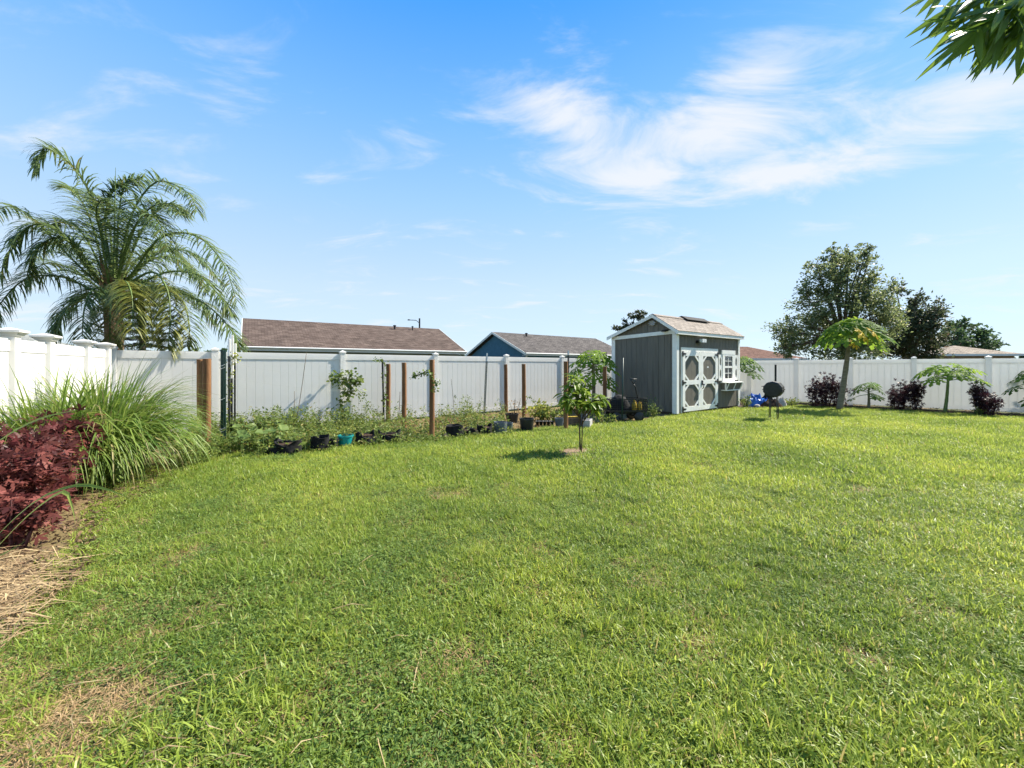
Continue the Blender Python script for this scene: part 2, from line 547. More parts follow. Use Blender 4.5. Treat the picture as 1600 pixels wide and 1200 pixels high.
g = MB(); g.add([(-900, -300, 0), (900, -300, 0), (900, 1500, 0), (-900, 1500, 0)], [(0, 1, 2, 3)])
go = g.build('ground', M['ground']); go['kind'] = 'structure'

def xy(p): return (p.x, p.y)
# fences: post positions
BD = Vector((2.093, 1.600))                               # one panel of the back fence
B0 = Vector((-6.47, 8.65))
back_posts = [Vector((-7.74, 7.68))] + [B0 + BD * k for k in range(0, 7)] + [Vector((8.33, 19.95))]
RD = Vector((1.269, -1.175))
R0 = Vector((10.65, 17.8))
right_posts = [Vector((8.45, 19.85)), R0 - RD * 0.85] + [R0 + RD * k for k in range(0, 8)]
left_posts = [Vector((-7.60, 7.42)), Vector((-7.13, 6.62)), Vector((-6.50, 5.54)), Vector((-6.07, 4.80)), Vector((-5.30, 3.47)), Vector((-4.5, 2.10))]

edge_px = [(-60, 1010), (10, 990), (85, 952), (122, 912), (136, 872), (150, 825), (188, 788), (265, 752), (345, 716), (430, 707), (560, 694), (690, 684), (800, 675), (900, 667), (1000, 659), (1054, 651)]
edge = [xy(G(*p)) for p in edge_px]
lawn_poly = [(-4.2, -1.0), (-3.9, 1.6)] + edge + [(5.12, 12.25), (8.42, 14.66), xy(G(1166, 639.5)), xy(G(1200, 636)), xy(G(1240, 635)), xy(G(1340, 639)), xy(G(1475, 646.5)), xy(G(1600, 654)), (17.4, 9.6), (17.4, -1.0)]

# bed between the lawn edge and the back fence, mulch under the right fence
bed = [(-3.7, 2.0)] + edge + [(4.9, 13.0), (3.7, 14.6), (3.4, 16.0)] + [(-7.6, 7.7), (-5.4, 3.4)]
sheet('garden_bed', bed, 0.004, M['bed'])
mul = [xy(G(1160, 640.5)), xy(G(1200, 637)), xy(G(1240, 636)), xy(G(1340, 640)), xy(G(1475, 647.5)), xy(G(1600, 655)), (17.4, 9.55), (18.6, 10.4), (10.7, 17.7), (8.5, 19.8), (7.2, 17.0)]
sheet('mulch_strip', mul, 0.006, M['mulch'])
dc = G(905, 706)
sheet('dirt_ring', [(dc.x + (.40 + .09 * math.sin(3 * a + 1) + .05 * math.sin(7 * a)) * math.cos(a), dc.y + (.34 + .08 * math.sin(2 * a) + .05 * math.cos(5 * a)) * math.sin(a)) for a in [k * 2 * math.pi / 28 for k in range(28)]], 0.008, M['dirt'])

# ================================================================ FENCES
def board_mesh(wd, z0, z1, th=.024, ch=.0042):
    h = wd / 2 - .0006; t = th / 2
    poly = [(-h, -t + ch), (-h + ch, -t), (h - ch, -t), (h, -t + ch), (h, t - ch), (h - ch, t), (-h + ch, t), (-h, t - ch)]
    m = MB(); n = len(poly)
    vs = [(x, y, z0) for x, y in poly] + [(x, y, z1) for x, y in poly]
    fs = [tuple(range(n - 1, -1, -1)), tuple(range(n, 2 * n))] + [(i, (i + 1) % n, n + (i + 1) % n, n + i) for i in range(n)]
    m.add(vs, fs)
    return m.mesh('board', M['vinyl'])

def make_fence(label, posts, top, cap_wide=False, post_w=.127, bw=.165, zoff=None, skip_cap_last=False):
    t = thing('vinyl_fence', label, 'fence', (posts[0].x, posts[0].y, 0))
    o0 = posts[0]
    pw = post_w / 2
    pm = MB(); pm.box(-pw, pw, -pw, pw, -.02, top + .03)
    pmesh = pm.mesh('post', M['vinyl'])
    cm = MB()
    if cap_wide:
        c = .12
        for (a, b, z0, z1) in ((pw + .012, pw + .03, 0, .03), (pw + .03, c, .03, .05), (c, c, .05, .075), (c, .02, .075, .105)):
            cm.add([(-a, -a, z0), (a, -a, z0), (a, a, z0), (-a, a, z0), (-b, -b, z1), (b, -b, z1), (b, b, z1), (-b, b, z1)],
                   [(3,2,1,0), (4,5,6,7), (0,1,5,4), (1,2,6,5), (2,3,7,6), (3,0,4,7)])
    else:
        a = pw + .012
        cm.box(-a, a, -a, a, 0, .03)
        cm.add([(-a, -a, .03), (a, -a, .03), (a, a, .03), (-a, a, .03), (0, 0, .07)], [(0,1,4), (1,2,4), (2,3,4), (3,0,4)])
    cmesh = cm.mesh('post_cap', M['vinyl'])
    for i, p in enumerate(posts):
        nx = posts[min(i + 1, len(posts) - 1)] - posts[max(i - 1, 0)]
        a = math.atan2(nx.y, nx.x)
        po = link('post', pmesh, t)
        po.location = (p.x - o0.x, p.y - o0.y, zoff[i] if zoff else 0)
        po.rotation_euler = (0, 0, a)
        ca = link('post_cap', cmesh, po)
        ca.location = (0, 0, top + .028)
    for i in range(len(posts) - 1):
        p, q = posts[i], posts[i + 1]
        d = q - p; ln = d.length - post_w; d = d.normalized()
        a = math.atan2(d.y, d.x)
        z = (zoff[i] + zoff[i + 1]) / 2 if zoff else 0
        s = p + d * (post_w / 2) - o0
        for z0, z1 in ((top - .15, top), (.05, .17)):
            r = MB(); r.box(.0005, ln - .0005, -.024, .024, z0, z1)
            ro = r.build('rail', M['vinyl'], t)
            ro.location = (s.x, s.y, z); ro.rotation_euler = (0, 0, a)
        n = max(1, round(ln / bw)); wb = ln / n
        bmesh_ = board_mesh(wb, .172, top - .152)
        for k in range(n):
            c = s + d * (wb * (k + .5))
            bo = link('board', bmesh_, t)
            bo.location = (c.x, c.y, z); bo.rotation_euler = (0, 0, a)
    return t

make_fence('long white vinyl privacy fence along the back behind the garden bed', back_posts, 1.84)
make_fence('white vinyl fence in shade behind the papaya trees on the right', right_posts, 1.78, bw=.17)
make_fence('sunlit white vinyl fence with wide post caps at far left', left_posts, 1.84, cap_wide=True, zoff=[.0, .0, .01, .02, .02, .02])

# ================================================================ SHED
SA = math.atan2(.589, .808)
shed = thing('garden_shed', 'dark grey garden shed with white trim, double doors and flower box', 'shed', (5.1, 12.3, 0), SA)
SL, SD_, ZF, ZB, ZA, YA = 4.1, 2.5, 2.66, 2.60, 3.17, .78    # length, depth, eave heights, ridge height, ridge depth
def roofz(y):
    return ZF + (ZA - ZF) * y / YA if y < YA else ZA - (ZA - ZB) * (y - YA) / (SD_ - YA)
m = MB()
m.prism_x([(.012, .08), (SD_ - .012, .08), (SD_ - .012, ZB - .03), (YA, ZA - .03), (.012, ZF - .03)], .012, SL - .012)
m.build('wall', M['shed_grey'], shed)
m = MB(); m.box(.03, SL - .03, .03, SD_ - .03, -.02, .08); m.build('skid_base', M['bark'], shed)
bw = .2
nb = round(SL / bw)
fm = MB().box(-SL / nb / 2 + .004, SL / nb / 2 - .004, -.004, .0115, .085, ZF - .10).mesh('siding_board', M['shed_grey'])
for k in range(nb):
    o = link('siding_board', fm, shed); o.location = (SL / nb * (k + .5), 0, 0)
nb = 12; wb = SD_ / nb
for k in range(nb):
    y0 = k * wb + .004; y1 = (k + 1) * wb - .004
    m = MB()
    m.prism_x([(y0, .085), (y1, .085), (y1, roofz(y1) - .05), (y0, roofz(y0) - .05)], -.004, .0115)
    m.build('siding_board', M['shed_grey'], shed)
for k in range(6):
    y0 = k * SD_ / 6 + .004; y1 = (k + 1) * SD_ / 6 - .004
    m = MB(); m.prism_x([(y0, .085), (y1, .085), (y1, roofz(y1) - .05), (y0, roofz(y0) - .05)], SL - .0115, SL + .004)
    m.build('siding_board', M['shed_grey'], shed)
T = M['shed_trim']
MB().box(-.026, .10, -.026, -.0045, .05, ZF - .12).build('corner_trim', T, shed)
MB().box(-.026, -.0045, -.0044, .13, .05, ZF - .12).build('corner_trim', T, shed)
MB().box(SL - .09, SL + .026, -.026, -.0045, .05, ZF - .12).build('corner_trim', T, shed)
MB().box(-.026, -.0045, SD_ - .13, SD_ + .02, .05, ZB - .14).build('corner_trim', T, shed)
MB().prism_x([(-.02, ZF - .118), (SD_ + .02, ZB - .138), (SD_ + .02, ZB - .02), (-.02, ZF - .002)], -.032, -.005).build('band_trim', T, shed)
MB().box(-.02, SL + .02, -.024, -.005, ZF - .118, ZF - .03).build('frieze_board', T, shed)
OH = .10                                                # front overhang
zf0 = ZF - (ZA - ZF) / YA * OH
BO = .14
zb0 = ZB - (ZA - ZB) / (SD_ - YA) * BO
XL, XR = -.13, SL + .16
def slab(p, q, th, x0, x1, name, mt):
    return MB().prism_x([p, q, (q[0], q[1] + th), (p[0], p[1] + th)], x0, x1).build(name, mt, shed)
roof = slab((-OH, zf0), (YA, ZA), .03, XL + .02, XR - .02, 'roof', M['shingle_tan'])
slab((YA, ZA), (SD_ + BO, zb0), .03, XL + .02, XR - .02, 'roof', M['shingle_tan'])
for xa in (XL - .005, XR - .02):                          # rake boards
    MB().prism_x([(-OH - .02, zf0 - .085), (YA, ZA - .07), (YA, ZA + .036), (-OH - .02, zf0 + .024)], xa, xa + .024).build('rake_board', T, shed)
    MB().prism_x([(YA + .0005, ZA - .07), (SD_ + BO + .02, zb0 - .09), (SD_ + BO + .02, zb0 + .02), (YA + .0005, ZA + .036)], xa, xa + .024).build('rake_board', T, shed)
MB().box(XL + .0195, XR - .0205, -OH - .024, -OH - .001, zf0 - .085, zf0 + .022).build('fascia_board', T, shed)
MB().box(XL + .02, XR - .021, -OH, -.006, zf0 - .082, zf0 - .07).build('soffit', T, shed)
# shingles, one by one
sl = math.hypot(YA + OH, ZA - zf0); pitch = math.atan2(ZA - zf0, YA + OH)
rows, per = 8, 15
ew = (XR - XL) / per; eh = sl / rows
shm = MB(); shm.box(-ew / 2 + .004, ew / 2 - .004, 0, eh + .03, 0, .011)
shmesh = shm.mesh('shingle', M['shingle_tan'])
for r_ in range(rows):
    for k in range(per + (r_ % 2)):
        xs = XL + ew * (k + .5) - (ew / 2 if r_ % 2 else 0)
        o = link('shingle', shmesh, roof)
        s0 = r_ * eh - .02
        o.location = (min(max(xs, XL + ew / 2), XR - ew / 2) + random.uniform(-.004, .004), -OH + s0 * math.cos(pitch) - math.sin(pitch) * .032, zf0 + s0 * math.sin(pitch) + math.cos(pitch) * .032 + .0009 * (k % 2))
        o.rotation_euler = (pitch - R(.9), 0, 0)
rc = MB()
rc.prism_x([(YA - .13, ZA - .055 + .03), (YA, ZA + .045), (YA + .13, ZA + .005), (YA + .13, ZA + .02), (YA, ZA + .062), (YA - .13, ZA - .005)], XL + .02, XR - .03)
rc.build('ridge_cap', M['shingle_tan'], shed)
MB().prism_x([(YA - .24, ZA - .06), (YA - .02, ZA + .085), (YA + .18, ZA + .04), (YA + .18, ZA + .06), (YA - .02, ZA + .112), (YA - .25, ZA - .03)], 1.55, 3.05).build('ridge_vent', M['fabric'], shed)
# door frame and the two leaves
DX0, DX1, DZ0, DZ1 = .22, 2.50, .09, 2.12
MB().box(DX0 - .005, DX1 + .005, -.030, -.0055, DZ1 - .13, DZ1).build('door_header', T, shed)
for xa, xb in ((DX0 - .005, DX0 + .055), (DX1 - .055, DX1 + .005)):
    MB().box(xa, xb, -.028, -.0055, .05, DZ1 - .131).build('door_jamb', T, shed)
dm = (DX0 + DX1) / 2
for li, (xa, xb) in enumerate(((DX0 + .058, dm - .004), (dm + .004, DX1 - .058))):
    d = MB().box(xa, xb, -.020, -.0058, DZ0, DZ1 - .135).build('door', M['shed_grey'], shed)
    z0, z1 = DZ0, DZ1 - .135
    zm = (z0 + z1) / 2 - .03
    st = .135
    MB().box(xa, xa + st, -.046, -.0205, z0, z1).build('stile', T, d)
    MB().box(xb - st, xb, -.046, -.0205, z0, z1).build('stile', T, d)
    for za, zb in ((z0, z0 + .15), (zm - .07, zm + .07), (z1 - .13, z1)):
        MB().box(xa + st + .0005, xb - st - .0005, -.045, -.0205, za, zb).build('rail', T, d)
    for za, zb in ((z0 + .15, zm - .07), (zm + .07, z1 - .13)):
        cx, cz, bt = .25, .21, .062
        xi0, xi1 = xa + st, xb - st
        for sx_, x_ in ((1, xi0), (-1, xi1)):
            for sz_, z_ in ((1, za), (-1, zb)):
                ln = math.hypot(cx, cz); ox, oz = -sx_ * cz / ln * bt, -sz_ * cx / ln * bt
                dx, dz = sx_ * cx / ln * .07, sz_ * cz / ln * .07
                a0 = (x_ - dx, z_ + sz_ * cz + dz); a1 = (x_ + sx_ * cx + dx, z_ - dz)
                MB().prism([a0, a1, (a1[0] + ox, a1[1] + oz), (a0[0] + ox, a0[1] + oz)], -.0435, -.0207).build('brace', T, d)
    hx = xa if li == 0 else xb
    sg = 1 if li == 0 else -1
    for hz in (z0 + .08, zm, z1 - .07):
        h = MB(); h.box(min(hx - sg * .03, hx + sg * .035), max(hx - sg * .03, hx + sg * .035), -.054, -.0465, hz - .085, hz + .085)
        h.prism([(hx, hz - .04), (hx + sg * .19, hz - .018), (hx + sg * .19, hz + .018), (hx, hz + .04)], -.0535, -.0468)
        h.build('hinge', M['black'], d)
    if li == 1:
        h = MB(); h.box(xa + .02, xa + .10, -.062, -.0465, zm - .10, zm + .05); h.tube([(xa + .06, -.06, zm - .22), (xa + .06, -.10, zm - .19), (xa + .06, -.10, zm - .07), (xa + .06, -.06, zm - .05)], .014, 8)
        h.build('handle', M['black'], d)
        MB().box(xa + .42, xa + .52, -.0225, -.0203, 1.47, 1.52).add([], []).build('sticker', M['white_plastic'], d)
# window between two shutters, flower box below
WX0, WX1, WZ0, WZ1 = 2.86, 3.62, 1.06, 1.94
MB().box(WX0 - .10, WX1 + .10, -.05, -.0055, WZ1, WZ1 + .15).build('window_head', T, shed)
wf = MB()
wf.box(WX0 - .06, WX0 + .10, -.045, -.0055, WZ0 - .09, WZ1 - .0005); wf.box(WX1 - .10, WX1 + .06, -.045, -.0055, WZ0 - .09, WZ1 - .0005)
wf.box(WX0 + .1005, WX1 - .1005, -.045, -.0055, WZ0 - .09, WZ0 + .03); wf.box(WX0 + .1005, WX1 - .1005, -.045, -.0055, WZ1 - .06, WZ1 - .0005)
win = wf.build('window', T, shed)
gx0, gx1 = WX0 + .10, WX1 - .10
zmid = (WZ0 + WZ1) / 2
MB().box(gx0 + .0005, gx1 - .0005, -.042, -.0058, zmid - .035, zmid + .035).build('meeting_rail', T, win)
for za, zb in ((WZ0 + .03, zmid - .035), (zmid + .035, WZ1 - .06)):
    cxm, czm = (gx0 + gx1) / 2, (za + zb) / 2
    MB().box(cxm - .011, cxm + .011, -.030, -.012, za, zb).build('muntin', T, win)
    for xa, xb in ((gx0, cxm - .011), (cxm + .011, gx1)):
        MB().box(xa, xb, -.030, -.012, czm - .010, czm + .010).build('muntin', T, win)
        for zc, zd in ((za, czm - .01), (czm + .01, zb)):
            MB().box(xa + .0005, xb - .0005, -.018, -.0062, zc + .0005, zd - .0005).build('pane', M['glass'], win)
for xa, xb in ((2.56, 2.775), (3.70, 3.945)):
    s_ = MB(); f_ = .055
    za, zb = 1.02, 1.93; zc = (za + zb) / 2
    s_.box(xa, xa + f_, -.034, -.0055, za, zb); s_.box(xb - f_, xb, -.034, -.0055, za, zb)
    for p, q in ((za, za + .09), (zc - .05, zc + .05), (zb - .09, zb)):
        s_.box(xa + f_ + .0004, xb - f_ - .0004, -.034, -.0055, p, q)
    for p, q in ((za + .09, zc - .05), (zc + .05, zb - .09)):
        for (x_, sg) in ((xa + f_, 1), (xb - f_, -1)):
            s_.prism([(x_, p), (x_ + sg * .04, p), (x_, p + .09)], -.033, -.0057)
            s_.prism([(x_, q), (x_ + sg * .04, q), (x_, q - .09)], -.033, -.0057)
    sh = s_.build('shutter', T, shed)
    MB().box(xa + .01, xb - .01, -.014, -.0053, za + .01, zb - .01).build('shutter_panel', M['shed_grey'], sh)
fx0, fx1, fz0, fz1 = 2.76, 3.80, .70, .97
fb = MB(); fb.prism_x([(-.006, fz0), (-.17, fz0), (-.26, fz1 - .03), (-.006, fz1 - .03)], fx0 + .02, fx1 - .02)
fbo = fb.build('flower_box', M['shed_grey'], shed)
fr = MB(); fr.box(fx0 - .03, fx1 + .03, -.29, -.0058, fz1 - .0295, fz1)
fr.box(fx0, fx1, -.195, -.006, fz0 - .035, fz0 - .0005)
for xq in (fx0, (fx0 + fx1) / 2 - .02, fx1 - .045):
    fr.add([(xq, -.173, fz0), (xq + .045, -.173, fz0), (xq + .045, -.264, fz1 - .03), (xq, -.264, fz1 - .03), (xq, -.19, fz0), (xq + .045, -.19, fz0), (xq + .045, -.282, fz1 - .03), (xq, -.282, fz1 - .03)],
           [(0,1,2,3), (7,6,5,4), (0,4,5,1), (1,5,6,2), (2,6,7,3), (3,7,4,0)])
fr.box(fx0, fx0 + .018, -.19, -.14, fz0, fz1 - .03)
fr.build('box_frame', T, fbo)
fl = MB(); fl.box(1.10, 1.26, -.10, -.0046, 2.28, 2.36); flo = fl.build('flood_light', M['black'], shed)
for xq in (1.17, 1.30):
    MB().box(xq, xq + .11, -.20, -.101, 2.30, 2.41).build('lamp_head', M['white_plastic'], flo)
gv = MB()
gv.tube([(-.034, YA + .05, 2.93), (-.05, YA + .05, 2.93)], .085, 12)
for k in range(8):
    a = k * math.pi / 4
    gv.tube([(-.046, YA + .05 + .08 * math.cos(a), 2.93 + .05 * math.sin(a)), (-.052, YA + .05 + .15 * math.cos(a), 2.93 + .08 * math.sin(a))], [.022, .010], 6)
gv.build('gable_ornament', M['concrete'], shed)
gl = MB(); gl.box(-.12, -.033, .26, .42, ZF - .03, ZF + .02); gl.box(-.2, -.121, .28, .40, ZF - .05, ZF + .0)
gl.build('gable_light', M['black'], shed)

# ================================================================ HOUSES
def roof_mat(name, a, b):
    m, n, l, bs, out = mat_base(name)
    t = n.new('ShaderNodeTexCoord')
    br = n.new('ShaderNodeTexBrick')
    br.inputs['Scale'].default_value = 1.0
    br.inputs['Brick Width'].default_value = .32; br.inputs['Row Height'].default_value = .14
    br.inputs['Mortar Size'].default_value = .010; br.inputs['Bias'].default_value = 0
    br.inputs['Color1'].default_value = c4(a); br.inputs['Color2'].default_value = c4(b)
    br.inputs['Mortar'].default_value = c4(tuple(x * .5 for x in a))
    l.new(t.outputs['UV'], br.inputs['Vector'])
    no = n.new('ShaderNodeTexNoise'); no.inputs['Scale'].default_value = 1.5; no.inputs['Detail'].default_value = 6
    l.new(t.outputs['Object'], no.inputs['Vector'])
    hv = n.new('ShaderNodeHueSaturation')
    mr_ = n.new('ShaderNodeMapRange'); mr_.inputs[1].default_value = .3; mr_.inputs[2].default_value = .7; mr_.inputs[3].default_value = .8; mr_.inputs[4].default_value = 1.2
    l.new(no.outputs[0], mr_.inputs[0]); l.new(mr_.outputs[0], hv.inputs['Value']); l.new(br.outputs[0], hv.inputs['Color'])
    l.new(hv.outputs[0], bs.inputs['Base Color']); bs.inputs['Roughness'].default_value = .95; bs.inputs['Specular IOR Level'].default_value = .15
    bp = n.new('ShaderNodeBump'); bp.inputs['Strength'].default_value = .7; bp.inputs['Distance'].default_value = .03
    l.new(br.outputs['Fac'], bp.inputs['Height']); bp.invert = True
    l.new(bp.outputs[0], bs.inputs['Normal'])
    return m
M['roof_brown'] = roof_mat('brown_shingles', (.074, .052, .042), (.140, .104, .085))
M['roof_grey'] = roof_mat('dark_grey_shingles', (.065, .058, .054), (.135, .120, .110))
M['roof_red'] = roof_mat('red_brown_shingles', (.105, .052, .036), (.19, .105, .078))
M['roof_light'] = roof_mat('pale_grey_shingles', (.16, .165, .15), (.26, .27, .25))
M['roof_tan'] = roof_mat('tan_shingles', (.20, .16, .12), (.34, .28, .22))
M['wall_sage'] = MT('sage_stucco', (.16, .19, .15), .9, .08, 3, .2, 40)
M['wall_blue'] = MT('blue_stucco', (.045, .125, .19), .9, .1, 3, .25, 40)
M['wall_tan'] = MT('tan_stucco', (.34, .24, .16), .9, .08, 3, .2, 40)
M['wall_cream'] = MT('cream_stucco', (.42, .42, .38), .9, .06, 3, .2, 40)
M['fascia'] = MT('white_fascia', (.62, .63, .60), .6, .05, 3)

def roof_face(name, pts, mt, parent, th=.12):
    """one roof plane as a slab with shingle rows running along its eave"""
    pts = [Vector(p) for p in pts]
    e = (pts[1] - pts[0]).normalized()
    nrm = (pts[1] - pts[0]).cross(pts[2] - pts[0]).normalized()
    if nrm.z < 0: nrm = -nrm
    up = nrm.cross(e)
    n = len(pts)
    me = bpy.data.meshes.new(name)
    vs = [p for p in pts] + [p - Vector((0, 0, th)) for p in pts]
    fs = [tuple(range(n)), tuple(range(2 * n - 1, n - 1, -1))] + [(i, n + i, n + (i + 1) % n, (i + 1) % n) for i in range(n)]
    me.from_pydata([tuple(q) for q in vs], [], fs)
    uv = me.uv_layers.new(name='UVMap')
    for lp in me.loops:
        p = vs[lp.vertex_index] - pts[0]
        uv.data[lp.index].uv = (p.dot(e), p.dot(up))
    me.materials.append(mt)
    bm = bmesh.new(); bm.from_mesh(me); bmesh.ops.recalc_face_normals(bm, faces=bm.faces); bm.to_mesh(me); bm.free()
    return link(name, me, parent)

def gable_house(name, label, loc, rz, ln, half, ze, zr, rmat, wmat, oh=.45, vents=()):
    """local x along the ridge, eave at y=0 nearest the viewer; origin at the near eave's left end"""
    t = thing(name, label, 'house', loc, rz)
    wl = MB(); wl.prism_x([(oh, -.05), (2*half-oh, -.05), (2*half-oh, ze - .1), (half, zr - .25), (oh, ze - .1)], .35, ln - .35)
    wl.build('wall', wmat, t)
    rf = roof_face('roof', [(0, 0, ze), (ln, 0, ze), (ln, half, zr), (0, half, zr)], rmat, t)
    roof_face('roof', [(ln, 2*half, ze), (0, 2*half, ze), (0, half + .002, zr), (ln, half + .002, zr)], rmat, t)
    MB().box(0, ln, -.05, -.001, ze - .22, ze + .005).build('fascia', M['fascia'], t)
    MB().tube([(-.02, -.09, ze - .05), (ln + .02, -.09, ze - .05)], .06, 6).build('gutter', M['fascia'], t)
    MB().box(.02, ln - .02, 0, oh, ze - .215, ze - .19).build('soffit', M['fascia'], t)
    for xa in (-.03, ln + .001):
        for s in (0, 1):
            y0, y1 = (0, half) if s == 0 else (2 * half, half)
            MB().prism_x([(y0, ze - .20), (y1, zr - .18), (y1, zr + .012), (y0, ze + .012)], xa, xa + .029).build('rake_board', M['fascia'], t)
    for (vx, vs_) in vents:
        v_ = MB(); yy = half * .86; zv = ze + (zr - ze) * .86
        v_.lathe([(vs_ * .6, 0), (vs_ * .6, .22), (vs_, .24), (vs_, .30), (.02, .33)], 10, (vx, yy, zv))
        v_.build('vent', M['black'], rf)
    return t

HA = math.atan2(.55, .834)
h1 = gable_house('house', 'long low house with brown shingle roof beyond the back fence', (-14.6, 21.4, 0), HA, 13.5, 5.0, 2.6, 4.62, M['roof_brown'], M['wall_sage'], vents=((9.6, .12), (11.0, .08)))
h2 = gable_house('house', 'blue house with dark grey shingle roof left of the shed', (1.1, 32.5, 0), math.atan2(.607, .794), 14.2, 4.8, 2.62, 4.66, M['roof_grey'], M['wall_blue'], vents=((3.5, .14),))
ds = MB(); ds.tube([(.25, -.09, 2.5), (.25, .2, 2.3), (.42, .40, 2.1), (.42, .40, 0)], .05, 6); ds.build('downspout', M['fascia'], h2)

def hip_house(label, loc, rz, lx, ly, ze, zr, rmat, wmat, oh=.45, extra=None):
    t = thing('house', label, 'house', loc, rz)
    MB().box(oh, lx - oh, oh, ly - oh, -.05, ze - .1).build('wall', wmat, t)
    hy = ly / 2
    a, b = Vector((hy, hy, zr)), Vector((lx - hy, hy, zr))
    if lx <= ly + .01: a = b = Vector((lx / 2, hy, zr))
    c = [Vector((0, 0, ze)), Vector((lx, 0, ze)), Vector((lx, ly, ze)), Vector((0, ly, ze))]
    same = (a - b).length < .02
    roof_face('roof', [c[0], c[1], b] + ([] if same else [a]), rmat, t)
    roof_face('roof', [c[2], c[3], a] + ([] if same else [b]), rmat, t)
    roof_face('roof', [c[1], c[2], b], rmat, t); roof_face('roof', [c[3], c[0], a], rmat, t)
    f = MB()
    f.box(-.03, lx + .03, -.04, -.001, ze - .2, ze + .004); f.box(-.03, lx + .03, ly + .001, ly + .04, ze - .2, ze + .004)
    f.box(-.04, -.001, 0, ly, ze - .2, ze + .004); f.box(lx + .001, lx + .04, 0, ly, ze - .2, ze + .004)
    f.build('fascia', M['fascia'], t)
    return t
# left neighbour: the eave seen over the left fence runs away from the viewer
hip_house('pale grey roofed house beyond the left fence, seen below the palm', (-27.6, 11.5, 0), math.atan2(.794, -.607) - R(90), 9.0, 9.6, 2.62, 4.1, M['roof_light'], M['wall_cream'])
hh = hip_house('house with red-brown hip roof between the shed and the big tree', (22.9, 46.5, 0), R(4), 12.5, 9, 2.45, 4.05, M['roof_red'], M['wall_cream'])
hip_house('small tan hip roofed house behind the right end of the fence', (44.2, 40.0, 0), R(-6), 6.6, 6.6, 2.75, 3.75, M['roof_tan'], M['wall_tan'])

# street lamp far behind the brown roof
sp = thing('street_lamp', 'dark street lamp pole rising behind the brown roof', 'lamp post', P(655.5, 572, 60) * 1.0)
sp.location.z = 0
MB().tube([(0, 0, -.1), (0, 0, 8.75)], [.16, .12], 8).build('pole', M['dark_steel'], sp)
MB().tube([(0, 0, 8.0), (-.5, 0, 8.45), (-1.5, 0, 8.5)], .05, 6).build('arm', M['dark_steel'], sp)
MB().lathe([(.02, 0), (.22, .03), (.2, .14), (.05, .2)], 10, (-1.6, 0, 8.42)).build('lamp_head', M['dark_steel'], sp)

# ================================================================ TREES
def bez(p, n):
    """smooth curve through control points (Catmull-Rom)"""
    p = [Vector(q) for q in p]
    q = [p[0] * 2 - p[1]] + p + [p[-1] * 2 - p[-2]]
    out_ = []
    segs = len(p) - 1
    for i in range(n):
        t = i / (n - 1) * segs
        k = min(int(t), segs - 1); t -= k
        a, b, c, d = q[k], q[k+1], q[k+2], q[k+3]
        out_.append(((b * 2) + (c - a) * t + (a * 2 - b * 5 + c * 4 - d) * t * t + (b * 3 - a - c * 3 + d) * t ** 3) * .5)
    return out_

def lobed_tree(name, label, base_px, Y, lobes, leaf, nleaf, mat, trunk_r, squash=.9, twig=.35, group=None, depth=1.0, clump=.34, upright=.3, wfac=.5, splay=.35):
    """lobes: (px, py, radius px) of the masses of the crown at distance Y"""
    b = P(base_px, HY, Y); b.z = 0
    t = thing(name, label, 'tree', b, 0, group)
    rr = random.Random(sum(map(ord, label)))
    cs = []
    for (px, py, rp) in lobes:
        c = P(px, py, Y) - b
        r_ = rp / F * Y
        c.y += rr.uniform(-.6, .6) * r_ * 1.6 * depth
        cs.append((c, r_))
    zc = sum(c.z for c, r_ in cs) / len(cs)
    tr = MB()
    top = Vector((rr.uniform(-.1, .1), 0, zc * .62))
    tr.tube(bez([(0, 0, -.1), (rr.uniform(-.06, .06), 0, zc * .3), top], 7), [trunk_r * (1 - .06 * k) for k in range(7)], 8)
    clumps = []
    for c, r_ in cs:
        mid = top.lerp(c, .5) + Vector((rr.uniform(-.2, .2), rr.uniform(-.2, .2), rr.uniform(-.1, .25))) * r_
        tr.tube(bez([top * rr.uniform(.75, 1.0), mid, c], 6), [trunk_r * .55 * (1 - .14 * k) for k in range(6)], 6, False)
        nn = max(6, int(9 * (r_ / leaf) ** .9 / 3))
        for k in range(nn):
            v_ = Vector((rr.gauss(0, 1), rr.gauss(0, 1), rr.gauss(0, 1))).normalized() * r_ * rr.uniform(.35, 1.08) ** .7
            v_.z *= squash
            q = c + v_
            clumps.append((q, r_ * clump * rr.uniform(.6, 1.25), (q - c)))
            e = c.lerp(q, .5) + Vector((0, 0, .08 * r_))
            tr.tube([c, e, q], [trunk_r * .16, trunk_r * .10, trunk_r * .04], 4, False)
    tr.build('trunk', M['bark'], t, True)
    ws = np.array([q[1] ** 2 for q in clumps]); ws /= ws.sum()
    pos = []; dr = []
    for (q, s, outw), wgt in zip(clumps, ws):
        n = max(3, int(nleaf * wgt))
        # leaves sit along a few twigs that leave the clump's centre
        for _ in range(max(2, n // 9)):
            td = (Vector((rr.gauss(0, 1), rr.gauss(0, 1), rr.gauss(0, .8) + upright)) + outw.normalized() * .6).normalized()
            ln = s * rr.uniform(.7, 1.7)
            for k in range(9):
                f = rr.uniform(.1, 1)
                pos.append(q + td * ln * f + Vector((rr.gauss(0, 1), rr.gauss(0, 1), rr.gauss(0, 1))) * s * .16)
                dr.append(td + Vector((rr.gauss(0, 1), rr.gauss(0, 1), rr.gauss(0, .8))) * .8)
    n = len(pos)
    sz = leaf * RNG.uniform(.65, 1.35, n)
    me = leaves('crown', np.array(pos), np.array(dr), rdir(n, .9), sz, sz * wfac, T_DIA, mat)
    link('crown', me, t)
    return t

